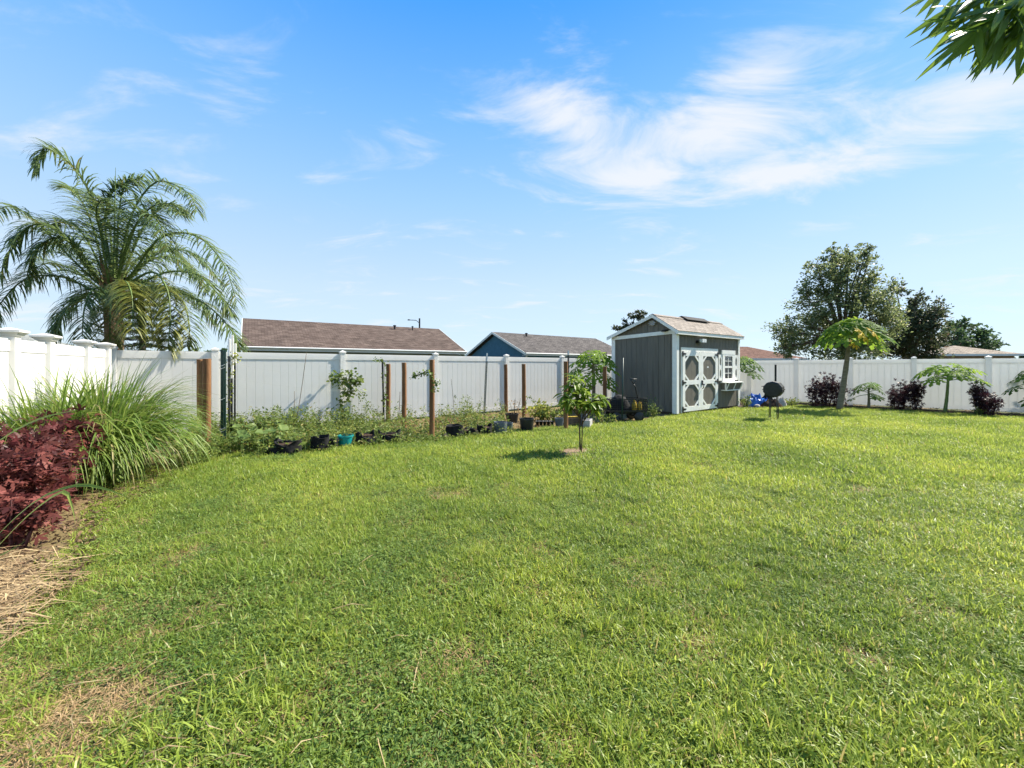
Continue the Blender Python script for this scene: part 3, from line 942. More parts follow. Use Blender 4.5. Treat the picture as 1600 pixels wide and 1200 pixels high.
lobed_tree('broadleaf_tree', 'tall airy small-leaved tree behind the big papaya', 1318, 22.0,
    [(1300,420,22),(1342,414,22),(1268,440,20),(1368,436,15),(1252,476,24),(1305,460,30),(1350,462,28),(1240,512,22),(1280,512,30),(1330,505,34),(1376,500,22),(1236,540,18),(1296,398,12),(1330,394,12),(1362,402,11),(1280,412,12),(1268,545,26),(1312,545,30),(1360,545,28),(1222,520,10),(1305,386,7),(1352,390,7),(1225,545,12),(1385,475,12)],
    .145, 30000, M['oak_leaf'], .13, upright=.6, clump=.50)
lobed_tree('broadleaf_tree', 'dark ragged tree beside the tall airy tree', 1425, 27.0,
    [(1408,458,14),(1420,470,12),(1436,490,22),(1406,500,20),(1466,497,11),(1452,492,10),(1420,528,32),(1456,530,22),(1394,540,20),(1440,548,24)],
    .19, 13000, M['dark_leaf'], .17, upright=.3, clump=.42)
lobed_tree('broadleaf_tree', 'rounded green tree behind the tan hip roof', 1515, 48.0,
    [(1507,508,12),(1500,520,16),(1528,514,14),(1487,532,16),(1520,534,26),(1548,538,12),(1536,528,12),(1475,545,13),(1558,545,8)],
    .34, 5200, M['far_leaf'], .3, clump=.4)
lobed_tree('broadleaf_tree', 'dark treetop peeking over the left slope of the shed roof', 985, 34.0,
    [(992,497,9),(1004,493,8),(966,516,7),(982,508,8),(1010,503,9),(975,525,12),(995,515,12)],
    .22, 2600, M['dark_leaf'], .2, clump=.4)

# Norfolk pine: tiers of upswept branches
np_b = P(222, HY, 17.5); np_b.z = 0
nft = thing('norfolk_pine', 'dark tiered pine standing behind the palm fronds', 'tree', np_b)
MB().tube([(0, 0, -.1), (.02, 0, 2.6), (0, 0, 5.4)], [.16, .11, .03], 8).build('trunk', M['bark'], nft, True)
rr = random.Random(5)
bp_, bd_ = [], []
nb_ = MB()
tiers = 15
for k in range(tiers):
    z = 1.0 + 4.2 * k / (tiers - 1)
    ln = 2.35 * (1 - .80 * (k / (tiers - 1)) ** 1.2)
    for j in range(7):
        a = 2 * math.pi * (j + .5 * (k % 2)) / 7 + rr.uniform(-.12, .12)
        l_ = ln * rr.uniform(.88, 1.08)
        d = Vector((math.cos(a), math.sin(a), 0))
        pts = bez([Vector((0, 0, z)), d * l_ * .5 + Vector((0, 0, z - .08 * l_)), d * l_ + Vector((0, 0, z + .10 * l_))], 9)
        nb_.tube(pts, [.025 * (1 - .09 * q) for q in range(9)], 4, False)
        side = Vector((-d.y, d.x, 0))
        for i in range(1, 9):
            for q in range(22):
                f = rr.random()
                p = pts[i - 1].lerp(pts[i], f)
                s_ = rr.choice((-1, 1))
                taper = math.sin(min(1, (i + f) / 9 * 1.15) * math.pi * .86 + .25)
                bp_.append(p + side * s_ * rr.random() * .26 * taper * (l_ / 2.3 + .3))
                bd_.append(side * s_ * .7 + d * .7 + Vector((0, 0, rr.uniform(.1, .8))))
nb_.build('branches', M['bark'], nft)
n = len(bp_); sz = RNG.uniform(.09, .17, n)
link('crown', leaves('crown', np.array(bp_), np.array(bd_), rdir(n, .6), sz, sz * .28, T_DIA, M['pine_leaf']), nft)

# distant tree lines, one mass each
def treeline(label, px0, px1, Y, h, n, seed):
    rr = random.Random(seed)
    pos = []; dr = []
    for k in range(n):
        c = P(px0 + (px1 - px0) * (k + rr.uniform(-.4, .4)) / n, HY, Y + rr.uniform(-8, 14)); c.z = 0
        hh_ = h * rr.uniform(.65, 1.15); w_ = hh_ * rr.uniform(.3, .5)
        for i in range(420):
            f = rr.random() ** .8
            a = rr.uniform(0, 2 * math.pi); q = w_ * (1 - f * .85) * math.sqrt(rr.random()) * (1.2 if f > .15 else .8)
            pos.append(c + Vector((math.cos(a) * q, math.sin(a) * q, f * hh_)))
            dr.append(Vector((rr.gauss(0, 1), rr.gauss(0, 1), rr.gauss(0, 1) + .5)))
    n_ = len(pos); sz = RNG.uniform(.5, .95, n_)
    o = link('treeline', leaves('treeline', np.array(pos), np.array(dr), rdir(n_, .5), sz, sz * .7, T_DIA, M['far_leaf']))
    tag(o, label, 'trees', kind='stuff')
treeline('far dark tree line on the horizon left of the brown roof', 262, 372, 130, 6.2, 13, 3)
treeline('far tree line low on the horizon at the right edge', 1545, 1760, 150, 5.2, 18, 4)
treeline('far treetops in the gap between the two back houses', 715, 765, 120, 5.2, 5, 6)

# ---------------------------------------------------------------- queen palm
PY = 10.2
pb = P(177, HY, PY); pb.z = 0
palm = thing('queen_palm', 'big feathery palm towering over the left back corner', 'palm tree', pb)
zt = P(177, 468, PY).z
MB().tube(bez([(0, 0, -.1), (.03, 0, zt * .5), (0, 0, zt - .25), (0, 0, zt + .1), (0, 0, zt + .55)], 12), [.21, .20, .19, .185, .18, .18, .20, .22, .21, .17, .12, .07], 12).build('trunk', M['palm_trunk'], palm, True)
rr = random.Random(11)
sheath = MB()
for k in range(16):
    a = k * 2.4; r0 = .15
    d = Vector((math.cos(a), math.sin(a), 0))
    zz_ = zt - .35 + .05 * k
    sheath.strip([d * r0 + Vector((0, 0, zz_)), d * (r0 + .07) + Vector((0, 0, zz_ + .3)), d * (r0 + .16) + Vector((0, 0, zz_ + .62))], [.09, .06, .015], Vector((-d.y, d.x, 0)), .3)
sheath.build('leaf_bases', M['palm_trunk'], palm)

def frond(ctrl, mat, lmax=.66, npair=118, droop=.55, seed=0, lift=.35, f0=.16):
    rr = random.Random(seed)
    base = Vector((rr.uniform(-.06, .06), rr.uniform(-.06, .06), zt + rr.uniform(-.05, .2)))
    pts = [base]
    for (px, py, dy) in ctrl:
        pts.append(P(px, py, PY + dy) - pb)
    cv = bez(pts, 56)
    ls = MB()
    up = Vector((0, 0, 1))
    for i in range(npair):
        f = f0 + (1 - f0) * i / (npair - 1)
        x = f * 55; k = min(int(x), 54); p = cv[k].lerp(cv[k + 1], x - k)
        t = (cv[min(k + 2, 55)] - cv[max(k - 1, 0)]).normalized()
        side = t.cross(up)
        if side.length < .15: side = t.cross(Vector((.3, -1, 0)))
        side.normalize()
        nn = side.cross(t)
        prof = min(1, (f - f0 + .06) * 4) * (1 - max(0, f - .55) * 1.05)
        for s_ in (-1, 1):
            ln = lmax * prof * rr.uniform(.8, 1.15)
            d = (side * s_ * rr.uniform(.55, 1.0) + t * rr.uniform(.35, .75) + nn * rr.uniform(-.25, lift + .2)).normalized()
            q = p.copy(); bl = [q.copy()]; dd = d.copy()
            for j in range(4):
                dd = (dd + Vector((0, 0, -1)) * droop * (.35 + .30 * j)).normalized()
                q = q + dd * ln / 4
                bl.append(q.copy())
            sv = d.cross(Vector((rr.uniform(-.4, .4), rr.uniform(-.4, .4), 1))).normalized()
            w_ = rr.uniform(.010, .0185)
            ls.strip(bl, [w_ * .6, w_, w_ * .9, w_ * .6, w_ * .12], sv)
    fo = ls.build('frond', mat, palm)
    rc_ = MB(); rc_.tube(cv[::3], [.032 * (1 - .9 * q / 19) + .003 for q in range(len(cv[::3]))], 5, False)
    rc_.build('rachis', M['stem_green'] if mat is M['palm_leaf'] else M['stem_green'], fo)
PL, PYL = M['palm_leaf'], M['palm_yellow']
fr_list = [
 ([(168,400,.1),(148,320,.0),(115,262,-.3),(72,232,-.5),(56,262,-.6)], PL),
 ([(160,410,.5),(140,340,.8),(118,300,1.0),(100,290,1.2)], PL),
 ([(182,400,.2),(186,330,.3),(196,290,.4),(222,280,.6)], PL),
 ([(190,400,-.1),(208,330,-.2),(245,284,-.3),(292,300,-.5),(308,330,-.6)], PL),
 ([(200,410,.3),(228,350,.5),(262,320,.7),(290,330,.9)], PL),
 ([(205,430,-.3),(250,372,-.6),(305,368,-.8),(348,410,-.9),(370,470,-1.0)], PL),
 ([(205,430,.6),(250,395,1.0),(300,395,1.3),(345,440,1.5)], PL),
 ([(215,445,-.2),(262,425,-.4),(310,430,-.5),(345,465,-.6),(362,490,-.6)], PL),
 ([(215,462,-.2),(270,455,-.4),(325,478,-.5),(366,522,-.6),(374,548,-.6)], PL),
 ([(205,440,-.6),(240,425,-1.2),(262,455,-1.7),(266,500,-1.9),(262,545,-2.0)], PYL),
 ([(215,455,-.5),(248,448,-1.0),(285,470,-1.4),(296,512,-1.6),(292,540,-1.6)], PL),
 ([(178,458,-.6),(174,468,-1.2),(172,500,-1.7),(172,560,-1.8)], PYL),
 ([(160,462,-.3),(128,462,-.6),(98,490,-.9),(84,535,-1.0)], PL),
 ([(150,455,-.2),(95,432,-.3),(40,436,-.4),(0,475,-.5),(-20,520,-.5)], PL),
 ([(150,440,.2),(108,400,.3),(60,350,.4),(15,322,.5),(-30,345,.6)], PL),
 ([(145,430,-.3),(105,375,-.7),(62,350,-1.0),(25,372,-1.2),(0,430,-1.3)], PL),
 ([(150,430,-.2),(118,385,-.4),(82,372,-.6),(52,398,-.8),(42,430,-.8)], PL),
 ([(165,440,.8),(128,400,1.4),(88,380,1.9),(50,400,2.2)], PL),
 ([(190,440,.8),(220,400,1.5),(262,385,2.0),(300,420,2.3)], PL),
 ([(168,430,-.4),(158,370,-.8),(150,330,-1.1),(160,310,-1.3)], PL),
 ([(186,425,-.4),(205,365,-.7),(228,335,-1.0),(250,350,-1.2),(262,390,-1.3)], PL),
 ([(175,420,.5),(172,360,.9),(160,320,1.2),(150,305,1.3)], PL),
]
fr_list += [
 ([(190,452,-.8),(214,446,-1.4),(234,478,-1.8),(238,535,-1.9)], PYL),
 ([(165,455,-.8),(146,452,-1.3),(132,482,-1.6),(128,530,-1.7)], PL),
 ([(200,440,.2),(232,408,.4),(268,402,.5),(302,424,.6),(322,455,.6)], PL),
 ([(172,415,.2),(164,345,.3),(176,300,.4),(200,286,.5)], PL),
 ([(194,405,-.3),(216,345,-.5),(250,318,-.7),(284,335,-.9)], PL),
 ([(160,425,.3),(134,372,.5),(104,345,.7),(78,352,.8)], PL),
 ([(152,448,.5),(112,420,.9),(70,412,1.2),(34,440,1.4)], PL),
 ([(205,455,.6),(250,448,1.0),(300,462,1.3),(335,505,1.5)], PL),
 ([(186,450,-1.0),(196,440,-1.7),(206,462,-2.2),(208,515,-2.4)], PYL),
]
for i, (c, m_) in enumerate(fr_list):
    frond(c, m_, seed=i + 20, droop=.36 if m_ is PL else .42, lmax=.68 if m_ is PL else .72, f0=.16 if m_ is PL else .46)
spr = MB(); spr.tube([(0, 0, zt + .2), (.02, 0, zt + 1.3), (.06, 0, P(186, 262, PY).z)], [.04, .025, .004], 5)
spr.build('spear_leaf', M['stem_green'], palm)
# hanging flower stalk
fs_ = MB(); c0 = P(205, 472, PY - .5) - pb
for k in range(70):
    d = Vector((rr.gauss(0, 1), rr.gauss(0, 1), rr.gauss(0, .6) - .5)).normalized()
    l_ = rr.uniform(.25, .62)
    fs_.tube([c0, c0 + d * l_ * .5 + Vector((0, 0, .03)), c0 + d * l_ + Vector((0, 0, -.18))], [.008, .007, .004], 4, False)
fs_.tube([Vector((0, 0, zt)), c0 + Vector((-.1, .1, .1)), c0], [.03, .025, .012], 6, False)
fs_.build('flower_stalk', M['palm_yellow'], palm)

# ---------------------------------------------------------------- papaya trees
def papaya_leaf_mesh(name, mat, seed):
    """deeply lobed palmate leaf; stalk joins at the origin, leaf spreads towards +x"""
    rr = random.Random(seed)
    m = MB()
    vs = [(0, 0, .02)]; fs = []
    lob = [-150, -108, -68, -33, 0, 33, 68, 108, 150]
    for a in lob:
        ar = R(a + rr.uniform(-4, 4)); ln = (.5 + .5 * math.cos(ar * .55)) * rr.uniform(.92, 1.06)
        ca, sa = math.cos(ar), math.sin(ar)
        outl = [(.24, -.055), (.44, -.075), (.52, -.21), (.64, -.065), (.77, -.16), (1.0, 0), (.77, .16), (.64, .065), (.52, .21), (.44, .075), (.24, .055)]
        base = len(vs)
        for (x, y) in outl:
            x *= ln; y *= ln * 1.0
            z = -.34 * x * x + .06 * x - abs(y) * .25
            vs.append((x * ca - y * sa, x * sa + y * ca, z))
        n = len(outl)
        mid = len(vs); vs.append((.55 * ln * ca, .55 * ln * sa, -.34 * (.55 * ln) ** 2 + .06 * .55 * ln + .02))
        for i in range(n - 1):
            fs.append((mid, base + i, base + i + 1))
        fs.append((0, base, mid)); fs.append((0, mid, base + n - 1))
    m.add(vs, fs)
    return m.mesh(name, mat)
PLM = {k: [papaya_leaf_mesh('leaf', M[k], s) for s in (1, 2, 3)] for k in ('papaya_leaf', 'papaya_yellow', 'papaya_young')}

def papaya(label, base, top, cr, nl, lsize, seed, trunk_r=.07, yellow=0, young=False, el=(.75, -.35), bark=None, dirs=None, extra=None):
    """base: Vector on the ground, top: where the leaf stalks leave the trunk (world), cr: crown radius"""
    rr = random.Random(seed)
    t = thing('papaya_tree', label, 'papaya tree', (base.x, base.y, 0), 0, 'papaya trees')
    tp = Vector((top.x - base.x, top.y - base.y, top.z))
    tr = MB(); k_ = 12
    pts = bez([(0, 0, -.05), tp * .5 + Vector((.015, 0, 0)), tp + Vector((0, 0, .12))], k_)
    tr.tube(pts, [trunk_r * (1.25 - .55 * i / (k_ - 1)) * (1 + .05 * (-1) ** i) if i < k_ - 1 else trunk_r * .3 for i in range(k_)], 10)
    tr.build('trunk', bark or M['papaya_bark'], t, True)
    ga = 2.399963
    for i in range(nl):
        f = i / max(1, nl - 1)
        a = (dirs[i] if dirs else i * ga + rr.uniform(-.2, .2))
        e = el[0] * (1 - f) + el[1] * f
        ln = cr * (.45 + .42 * f) * rr.uniform(.85, 1.1)
        d = Vector((math.cos(a) * math.cos(e), math.sin(a) * math.cos(e), math.sin(e)))
        p0 = tp + Vector((0, 0, .12 - .22 * f))
        p1 = p0 + d * ln + Vector((0, 0, -.08 * ln))
        st = MB(); st.tube(bez([p0, p0 + d * ln * .55 + Vector((0, 0, .04 * ln)), p1], 5), [.013, .012, .011, .010, .008], 5, False)
        key = 'papaya_yellow' if i >= nl - yellow else ('papaya_young' if young else 'papaya_leaf')
        lo = link('leaf', rr.choice(PLM[key]), t)
        h = Vector((d.x, d.y, 0)).normalized()
        droop_ = rr.uniform(.35, .8) + (.6 if key == 'papaya_yellow' else 0)
        dd = (h + Vector((0, 0, -droop_))).normalized()
        nn = Vector((rr.uniform(-.25, .25), rr.uniform(-.25, .25), 1)) + h * droop_
        lo.matrix_local = frame(dd, nn, p1, lsize * rr.uniform(.8, 1.15))
        so = st.build('stalk', M['papaya_green_stem'], t, True)
    return t

pbig = G(1311, 641)
papaya('tall papaya tree with yellowing lower leaves in the lawn', pbig, P(1329, 523, pbig.y - .1), 1.02, 24, .60, 3, trunk_r=.080, yellow=0, el=(1.0, -.12))
# two yellow leaves hang under that crown
big = [o for o in bpy.data.objects if o.name == 'papaya_tree'][0]
for (px, py, s, dx) in ((1347, 530, .46, .6), (1364, 528, .42, .9), (1335, 545, .26, .2)):
    q = P(px, py - 10, pbig.y - .95) - Vector((pbig.x, pbig.y, 0))
    tp = P(1329, 523, pbig.y - .1) - Vector((pbig.x, pbig.y, 0))
    lo = link('leaf', PLM['papaya_yellow'][1], big)
    lo.matrix_local = frame((dx * .5, -.5, -.8), (dx, -.9, .6), q, s)
    MB().tube([tp, tp.lerp(q, .6) + Vector((0, 0, .05)), q], [.013, .011, .008], 5, False).build('stalk', M['papaya_green_stem'], big, True)
p2 = G(1476, 645.5)
papaya('slender papaya tree with flat crown in front of the shaded fence', p2, P(1482, 590, p2.y), .95, 14, .44, 8, trunk_r=.042, el=(.75, .10), bark=M['papaya_green_stem'])
p3 = G(1357, 639)
papaya('small young papaya between the dark red shrubs', p3, P(1357, 612, p3.y), .52, 10, .30, 12, trunk_r=.04, young=True, el=(.95, -.3))
p4 = G(1630, 650)
papaya('papaya cut off by the right edge of the view', p4, P(1632, 594, p4.y), .95, 14, .42, 15, trunk_r=.065, young=True, el=(.75, -.7))
p5 = Vector((9.75, 17.2, 0))
papaya('papaya mostly hidden behind the right side of the shed', p5, Vector((9.75, 17.2, 1.55)), .95, 11, .50, 21, trunk_r=.06, young=True, el=(.6, -.15))
p6 = P(927, HY, 13.2); p6.z = 0
papaya('bushy papaya behind the wagon, left of the shed', p6, P(927, 572, 13.2), .98, 22, .48, 24, trunk_r=.06, el=(1.0, -.75))

# ---------------------------------------------------------------- dark red shrubs
def maple_mesh(name, mat, seed):
    rr = random.Random(seed)
    vs = [(0, 0, 0)]; fs = []
    for a in (-112, -55, 0, 55, 112):
        ar = R(a); ln = {0: 1.0, 55: .82, 112: .5}[abs(a)] * rr.uniform(.92, 1.08)
        ca, sa = math.cos(ar), math.sin(ar)
        b0 = len(vs)
        for (x, y) in ((.18, -.11), (.62, -.17), (1, 0), (.62, .17), (.18, .11)):
            x *= ln; y *= ln
            vs.append((x * ca - y * sa, x * sa + y * ca, -.22 * x * x - .2 * abs(y)))
        fs += [(0, b0, b0 + 4), (b0, b0 + 1, b0 + 3, b0 + 4), (b0 + 1, b0 + 2, b0 + 3)]
    m = MB(); m.add(vs, fs)
    return m.mesh(name, mat)
T_MAP = None
def maple_tpl():
    me = maple_mesh('tmp', None, 4)
    me2 = bmesh.new(); me2.from_mesh(me); bmesh.ops.triangulate(me2, faces=me2.faces)
    V = np.array([v_.co[:] for v_ in me2.verts]); Fc = np.array([[v_.index for v_ in f.verts] for f in me2.faces])
    me2.free(); bpy.data.meshes.remove(me)
    V = V.copy(); return (V, Fc)
T_MAP = maple_tpl()

def red_shrub(label, blobs, n, leaf, m_cloud, m_one, seed, nparts, view=(0, 0, CH), group=None):
    """blobs: (x, y, height, radius) in world; leaves on many upright stems"""
    rr = random.Random(seed)
    bx, by = blobs[0][0], blobs[0][1]
    t = thing('red_shrub', label, 'shrub', (bx, by, 0), 0, group)
    st = MB(); cand = []
    tot = sum(b_[3] ** 2 * b_[2] for b_ in blobs)
    for (x, y, h, r_) in blobs:
        nn = int(n * r_ * r_ * h / tot)
        stems = max(4, int(7 * r_ / .4))
        sts = []
        for k in range(stems):
            a = rr.uniform(0, 2 * math.pi); q = r_ * math.sqrt(rr.random()) * .85
            root = Vector((x + math.cos(a) * q * .3 - bx, y + math.sin(a) * q * .3 - by, 0))
            tip = Vector((x + math.cos(a) * q - bx, y + math.sin(a) * q - by, h * rr.uniform(.75, 1.02) * (1 - .25 * (q / r_) ** 2)))
            cv = bez([root, root.lerp(tip, .5) + Vector((0, 0, .06)), tip], 6)
            st.tube(cv, [.012, .011, .009, .007, .006, .003], 4, False)
            sts.append(cv)
        for k in range(nn):
            cv = rr.choice(sts)
            f = rr.random() ** .6 * 4.99; i = int(f); p = cv[i].lerp(cv[i + 1], f - i)
            off = Vector((rr.gauss(0, 1), rr.gauss(0, 1), rr.gauss(0, .7))).normalized() * r_ * rr.uniform(.1, .5)
            p = p + off
            p.z = max(p.z, .03)
            d = (off.normalized() + Vector((rr.gauss(0, .5), rr.gauss(0, .5), rr.gauss(0, .4) - .15))).normalized()
            cand.append((p, d))
    st.build('stems', M['stem_red'], t)
    # the leaves nearest to the viewer's side and the top are parts of their own
    c0 = Vector((view[0] - bx, view[1] - by, view[2]))
    cand.sort(key=lambda q: (q[0] - c0).length - .5 * q[0].z)
    one = cand[:nparts]; rest = cand[nparts:]
    ms = [maple_mesh('leaf', m_one, s) for s in (1, 2, 3)]
    for (p, d) in one:
        lo = link('leaf', rr.choice(ms), t)
        lo.matrix_local = frame(d, Vector((rr.uniform(-.5, .5), rr.uniform(-.7, .3), 1)), p, leaf * rr.uniform(.65, 1.3))
    if rest:
        k = len(rest); sz = leaf * RNG.uniform(.6, 1.25, k)
        o = link('foliage', leaves('foliage', np.array([q[0] for q in rest]), np.array([q[1] for q in rest]), rdir(k, .8, .6), sz, sz, T_MAP, m_cloud), t)
        if nparts: o['kind'] = 'stuff'
    return t

red_shrub('sprawling deep red hibiscus bush in the left foreground', [(-4.95, 4.15, .98, .46), (-4.12, 3.26, .50, .30), (-4.55, 3.70, .82, .40), (-5.25, 4.50, 1.02, .42), (-5.05, 3.60, .98, .46), (-5.5, 4.0, 1.0, .40)], 4800, .082, M['hib_leaf'], M['hib_leaf_o'], 31, 300)
def shrub_px(label, items, n, seed, leaf=.085):
    bl = []
    for (px, base, top, wpx, dy) in items:
        q = G(px, base); q.y += dy
        bl.append((q.x, q.y, CH - (top - HY) / F * q.y, wpx / 2 / F * q.y))
    return red_shrub(label, bl, n, leaf, M['hib_dark'], M['hib_dark_o'], seed, 0, group='dark red shrubs along the right fence')
shrub_px('broad dark maroon shrub left of the tall papaya trunk', [(1296, 637, 586, 50, .2), (1275, 637, 598, 32, 0), (1312, 638, 594, 30, .1)], 1500, 41)
shrub_px('pair of dark maroon bushes grown together near the middle of the shaded fence', [(1435, 643, 592, 34, .1), (1418, 642, 596, 26, .2), (1400, 642, 606, 30, 0)], 1300, 42)
shrub_px('upright maroon shrub near the right end of the fence', [(1550, 651, 596, 34, .2), (1546, 652, 612, 30, 0)], 900, 43)

# ---------------------------------------------------------------- lemongrass
rr = random.Random(77)
lgx, lgy = -5.45, 5.75
lg = thing('lemongrass_clump', 'huge arching clump of lemongrass behind the red bush', 'grass clump', (lgx, lgy, 0))
blades = []
for (x, y, r_, nn, lmx) in ((-5.66, 5.48, .34, 900, 1.80), (-5.86, 5.05, .28, 620, 1.78), (-6.05, 5.85, .28, 560, 1.9), (-5.58, 4.75, .2, 320, 1.55), (-5.30, 5.22, .18, 260, 1.2)):
    for k in range(nn):
        a = rr.uniform(0, 2 * math.pi); q = r_ * math.sqrt(rr.random())
        p = Vector((x + math.cos(a) * q - lgx, y + math.sin(a) * q - lgy, 0))
        lean = rr.random() ** .95
        da = a + rr.uniform(-.5, .5)
        h = Vector((math.cos(da), math.sin(da), 0))
        d = (h * (.08 + .52 * lean) + Vector((0, 0, 1))).normalized()
        ln = lmx * rr.uniform(.62, 1.0)
        g_ = rr.uniform(.02, .13) + .20 * lean
        pts = [p.copy()]; dd = d.copy(); seg = 7
        for j in range(seg):
            dd = (dd + Vector((0, 0, -1)) * g_ * (j * .62 if j > 1 else .12) + h * .03).normalized()
            p = p + dd * ln / seg
            if p.z < .02: p.z = .02
            pts.append(p.copy())
        w_ = rr.uniform(.009, .0165)
        sv = Vector((-math.sin(da), math.cos(da), 0)) + Vector((0, 0, rr.uniform(-.5, .5)))
        sv.normalize()
        blades.append((pts, [w_ * .55, w_ * .9, w_, w_, w_ * .85, w_ * .6, w_ * .35, w_ * .05], sv, math.hypot(pts[4].x + lgx, pts[4].y + lgy) - .2 * pts[4].z))
blades.sort(key=lambda b_: b_[3])
for (pts, ws_, sv, _) in blades[:300]:
    MB().strip(pts, ws_, sv, .35).build('blade', M['lemon_o'], lg)
rest = MB()
for (pts, ws_, sv, _) in blades[300:]:
    rest.strip(pts, ws_, sv, .35)
o = rest.build('blades', M['lemon'], lg); o['kind'] = 'stuff'

# long single blades of a plant that stands just outside the left edge
t = thing('arching_blades', 'long green sword-like blades arching in from the left edge', 'plant', (-3.75, 2.65, 0))
o3 = Vector((-3.75, 2.65, 0))
def blade_px(pts, wd, mt=None):
    c = bez([Vector((0, 0, 0))] + [P(*q) - o3 for q in pts], 16)
    MB().strip(c, [wd * (.8 + .2 * math.sin(i / 15 * math.pi)) * (1 if i < 11 else (15.3 - i) / 4.3) for i in range(16)], Vector((.25, .45, .85)).normalized(), .3).build('blade', mt or M['lemon_o'], t)
blade_px([(-60, 745, 2.6), (0, 688, 2.6), (60, 655, 2.6), (122, 640, 2.6)], .011)
blade_px([(-60, 900, 2.55), (0, 832, 2.55), (60, 780, 2.5), (120, 758, 2.5), (165, 764, 2.5), (202, 778, 2.5)], .010)
blade_px([(-70, 930, 2.7), (0, 850, 2.7), (50, 800, 2.7), (98, 768, 2.7), (112, 790, 2.7), (118, 818, 2.7)], .013)
blade_px([(-80, 900, 2.9), (0, 868, 2.8), (40, 845, 2.8)], .008)

# ---------------------------------------------------------------- straw heap
rr = random.Random(9)
sm = MB()
for k in range(1150):
    px = rr.gauss(0, 75); py = rr.uniform(872, 1010)
    if px > 125 - max(0, (py - 915)) * 1.3 + rr.gauss(0, 14): continue
    c = G(px, py)
    a = rr.gauss(.5, 1.0); ln = rr.uniform(.08, .42)
    h = Vector((math.cos(a), math.sin(a), 0)); z0 = abs(rr.gauss(.02, .03))
    b2 = h * ln * .5 + Vector((-h.y, h.x, 0)) * rr.gauss(0, .05)
    sm.strip([c - h * ln / 2 + Vector((0, 0, z0)), c + Vector((-h.y, h.x, 0)) * rr.gauss(0, .02) + Vector((0, 0, z0 + rr.uniform(.0, .05))), c + b2 + Vector((0, 0, z0 * .6))], [.002, rr.uniform(.002, .0045), .0012], Vector((-h.y, h.x, .5)).normalized())
so = sm.build('straw_heap', M['straw'])
st2 = MB()
for k in range(60):
    px = rr.uniform(0, 700); py = rr.uniform(800, 1230)
    if k < 40: px *= .55
    c = G(px, py); a = rr.gauss(.6, .9); ln = rr.uniform(.05, .24); h = Vector((math.cos(a), math.sin(a), 0)); z0 = rr.uniform(.02, .045)
    st2.strip([c - h * ln / 2 + Vector((0, 0, z0)), c + Vector((-h.y, h.x, 0)) * rr.gauss(0, .015) + Vector((0, 0, z0 + .015)), c + h * ln / 2 + Vector((0, 0, z0 * .8))], [.0012, .0022, .0006], Vector((-h.y, h.x, .4)).normalized())
tag(st2.build('dead_stems', M['straw']), 'loose dead stems scattered over the near left lawn', 'straw', kind='stuff')
tag(so, 'dry straw and dead stems heaped at the left edge of the lawn', 'straw', kind='stuff')

# ---------------------------------------------------------------- sapling in the lawn
rr = random.Random(15)
sb = G(907, 707)
sap = thing('fruit_sapling', 'young leafy fruit tree in its dirt ring on the lawn', 'sapling', sb)
sy = sb.y
st = MB()
forks = []
for (tx, ty, dy) in ((893, 600, 0), (903, 592, .1), (880, 615, -.15), (915, 612, .1), (936, 618, .0), (925, 628, -.2), (890, 625, -.25), (905, 620, .25), (878, 628, .1), (896, 588, 0), (938, 630, .15), (942, 624, -.1)):
    tip = P(tx, ty, sy + dy) - sb
    fk = Vector((.0 if tx < 915 else .03, 0, .48 + .12 * rr.random()))
    st.tube(bez([fk, fk.lerp(tip, .5) + Vector((0, 0, .05)), tip], 6), [.010, .009, .008, .006, .005, .003], 5, False)
    forks.append((fk, tip))
st.tube(bez([(0, 0, -.03), (-.012, 0, .25), (-.02, 0, .6)], 6), [.017, .016, .014, .013, .012, .010], 7)
st.tube(bez([(.01, 0, -.03), (.03, .01, .25), (.03, 0, .62)], 6), [.013, .012, .011, .010, .010, .008], 7)
st.build('trunk', M['stem_brown'], sap, True)
lm = MB()
vs = []; fs = []
for i in range(7):
    x = i / 6; w_ = .15 * math.sin(math.pi * min(1, x * 1.0) ** .8) * (1 if x < 1 else 0)
    z = -.42 * x * x + .03 * x
    vs += [(x, -w_, z + w_ * .35), (x, 0, z - .01), (x, w_, z + w_ * .35)]
for i in range(6):
    for q in range(2):
        fs.append((i*3+q, i*3+q+1, i*3+q+4, i*3+q+3))
lm.add(vs, fs); sapm = lm.mesh('leaf', M['sap_leaf'])
for fk, tip in forks:
    for k in range(24):
        f = rr.uniform(.5, 1.05); p = fk.lerp(tip, f) + Vector((0, 0, .05 * math.sin(f * 3)))
        a = rr.uniform(0, 2 * math.pi)
        d = Vector((math.cos(a), math.sin(a), rr.uniform(-.75, .55)))
        lo = link('leaf', sapm, sap)
        lo.matrix_local = frame(d, Vector((rr.uniform(-.3, .3), rr.uniform(-.3, .3), 1)), p, rr.uniform(.15, .26))

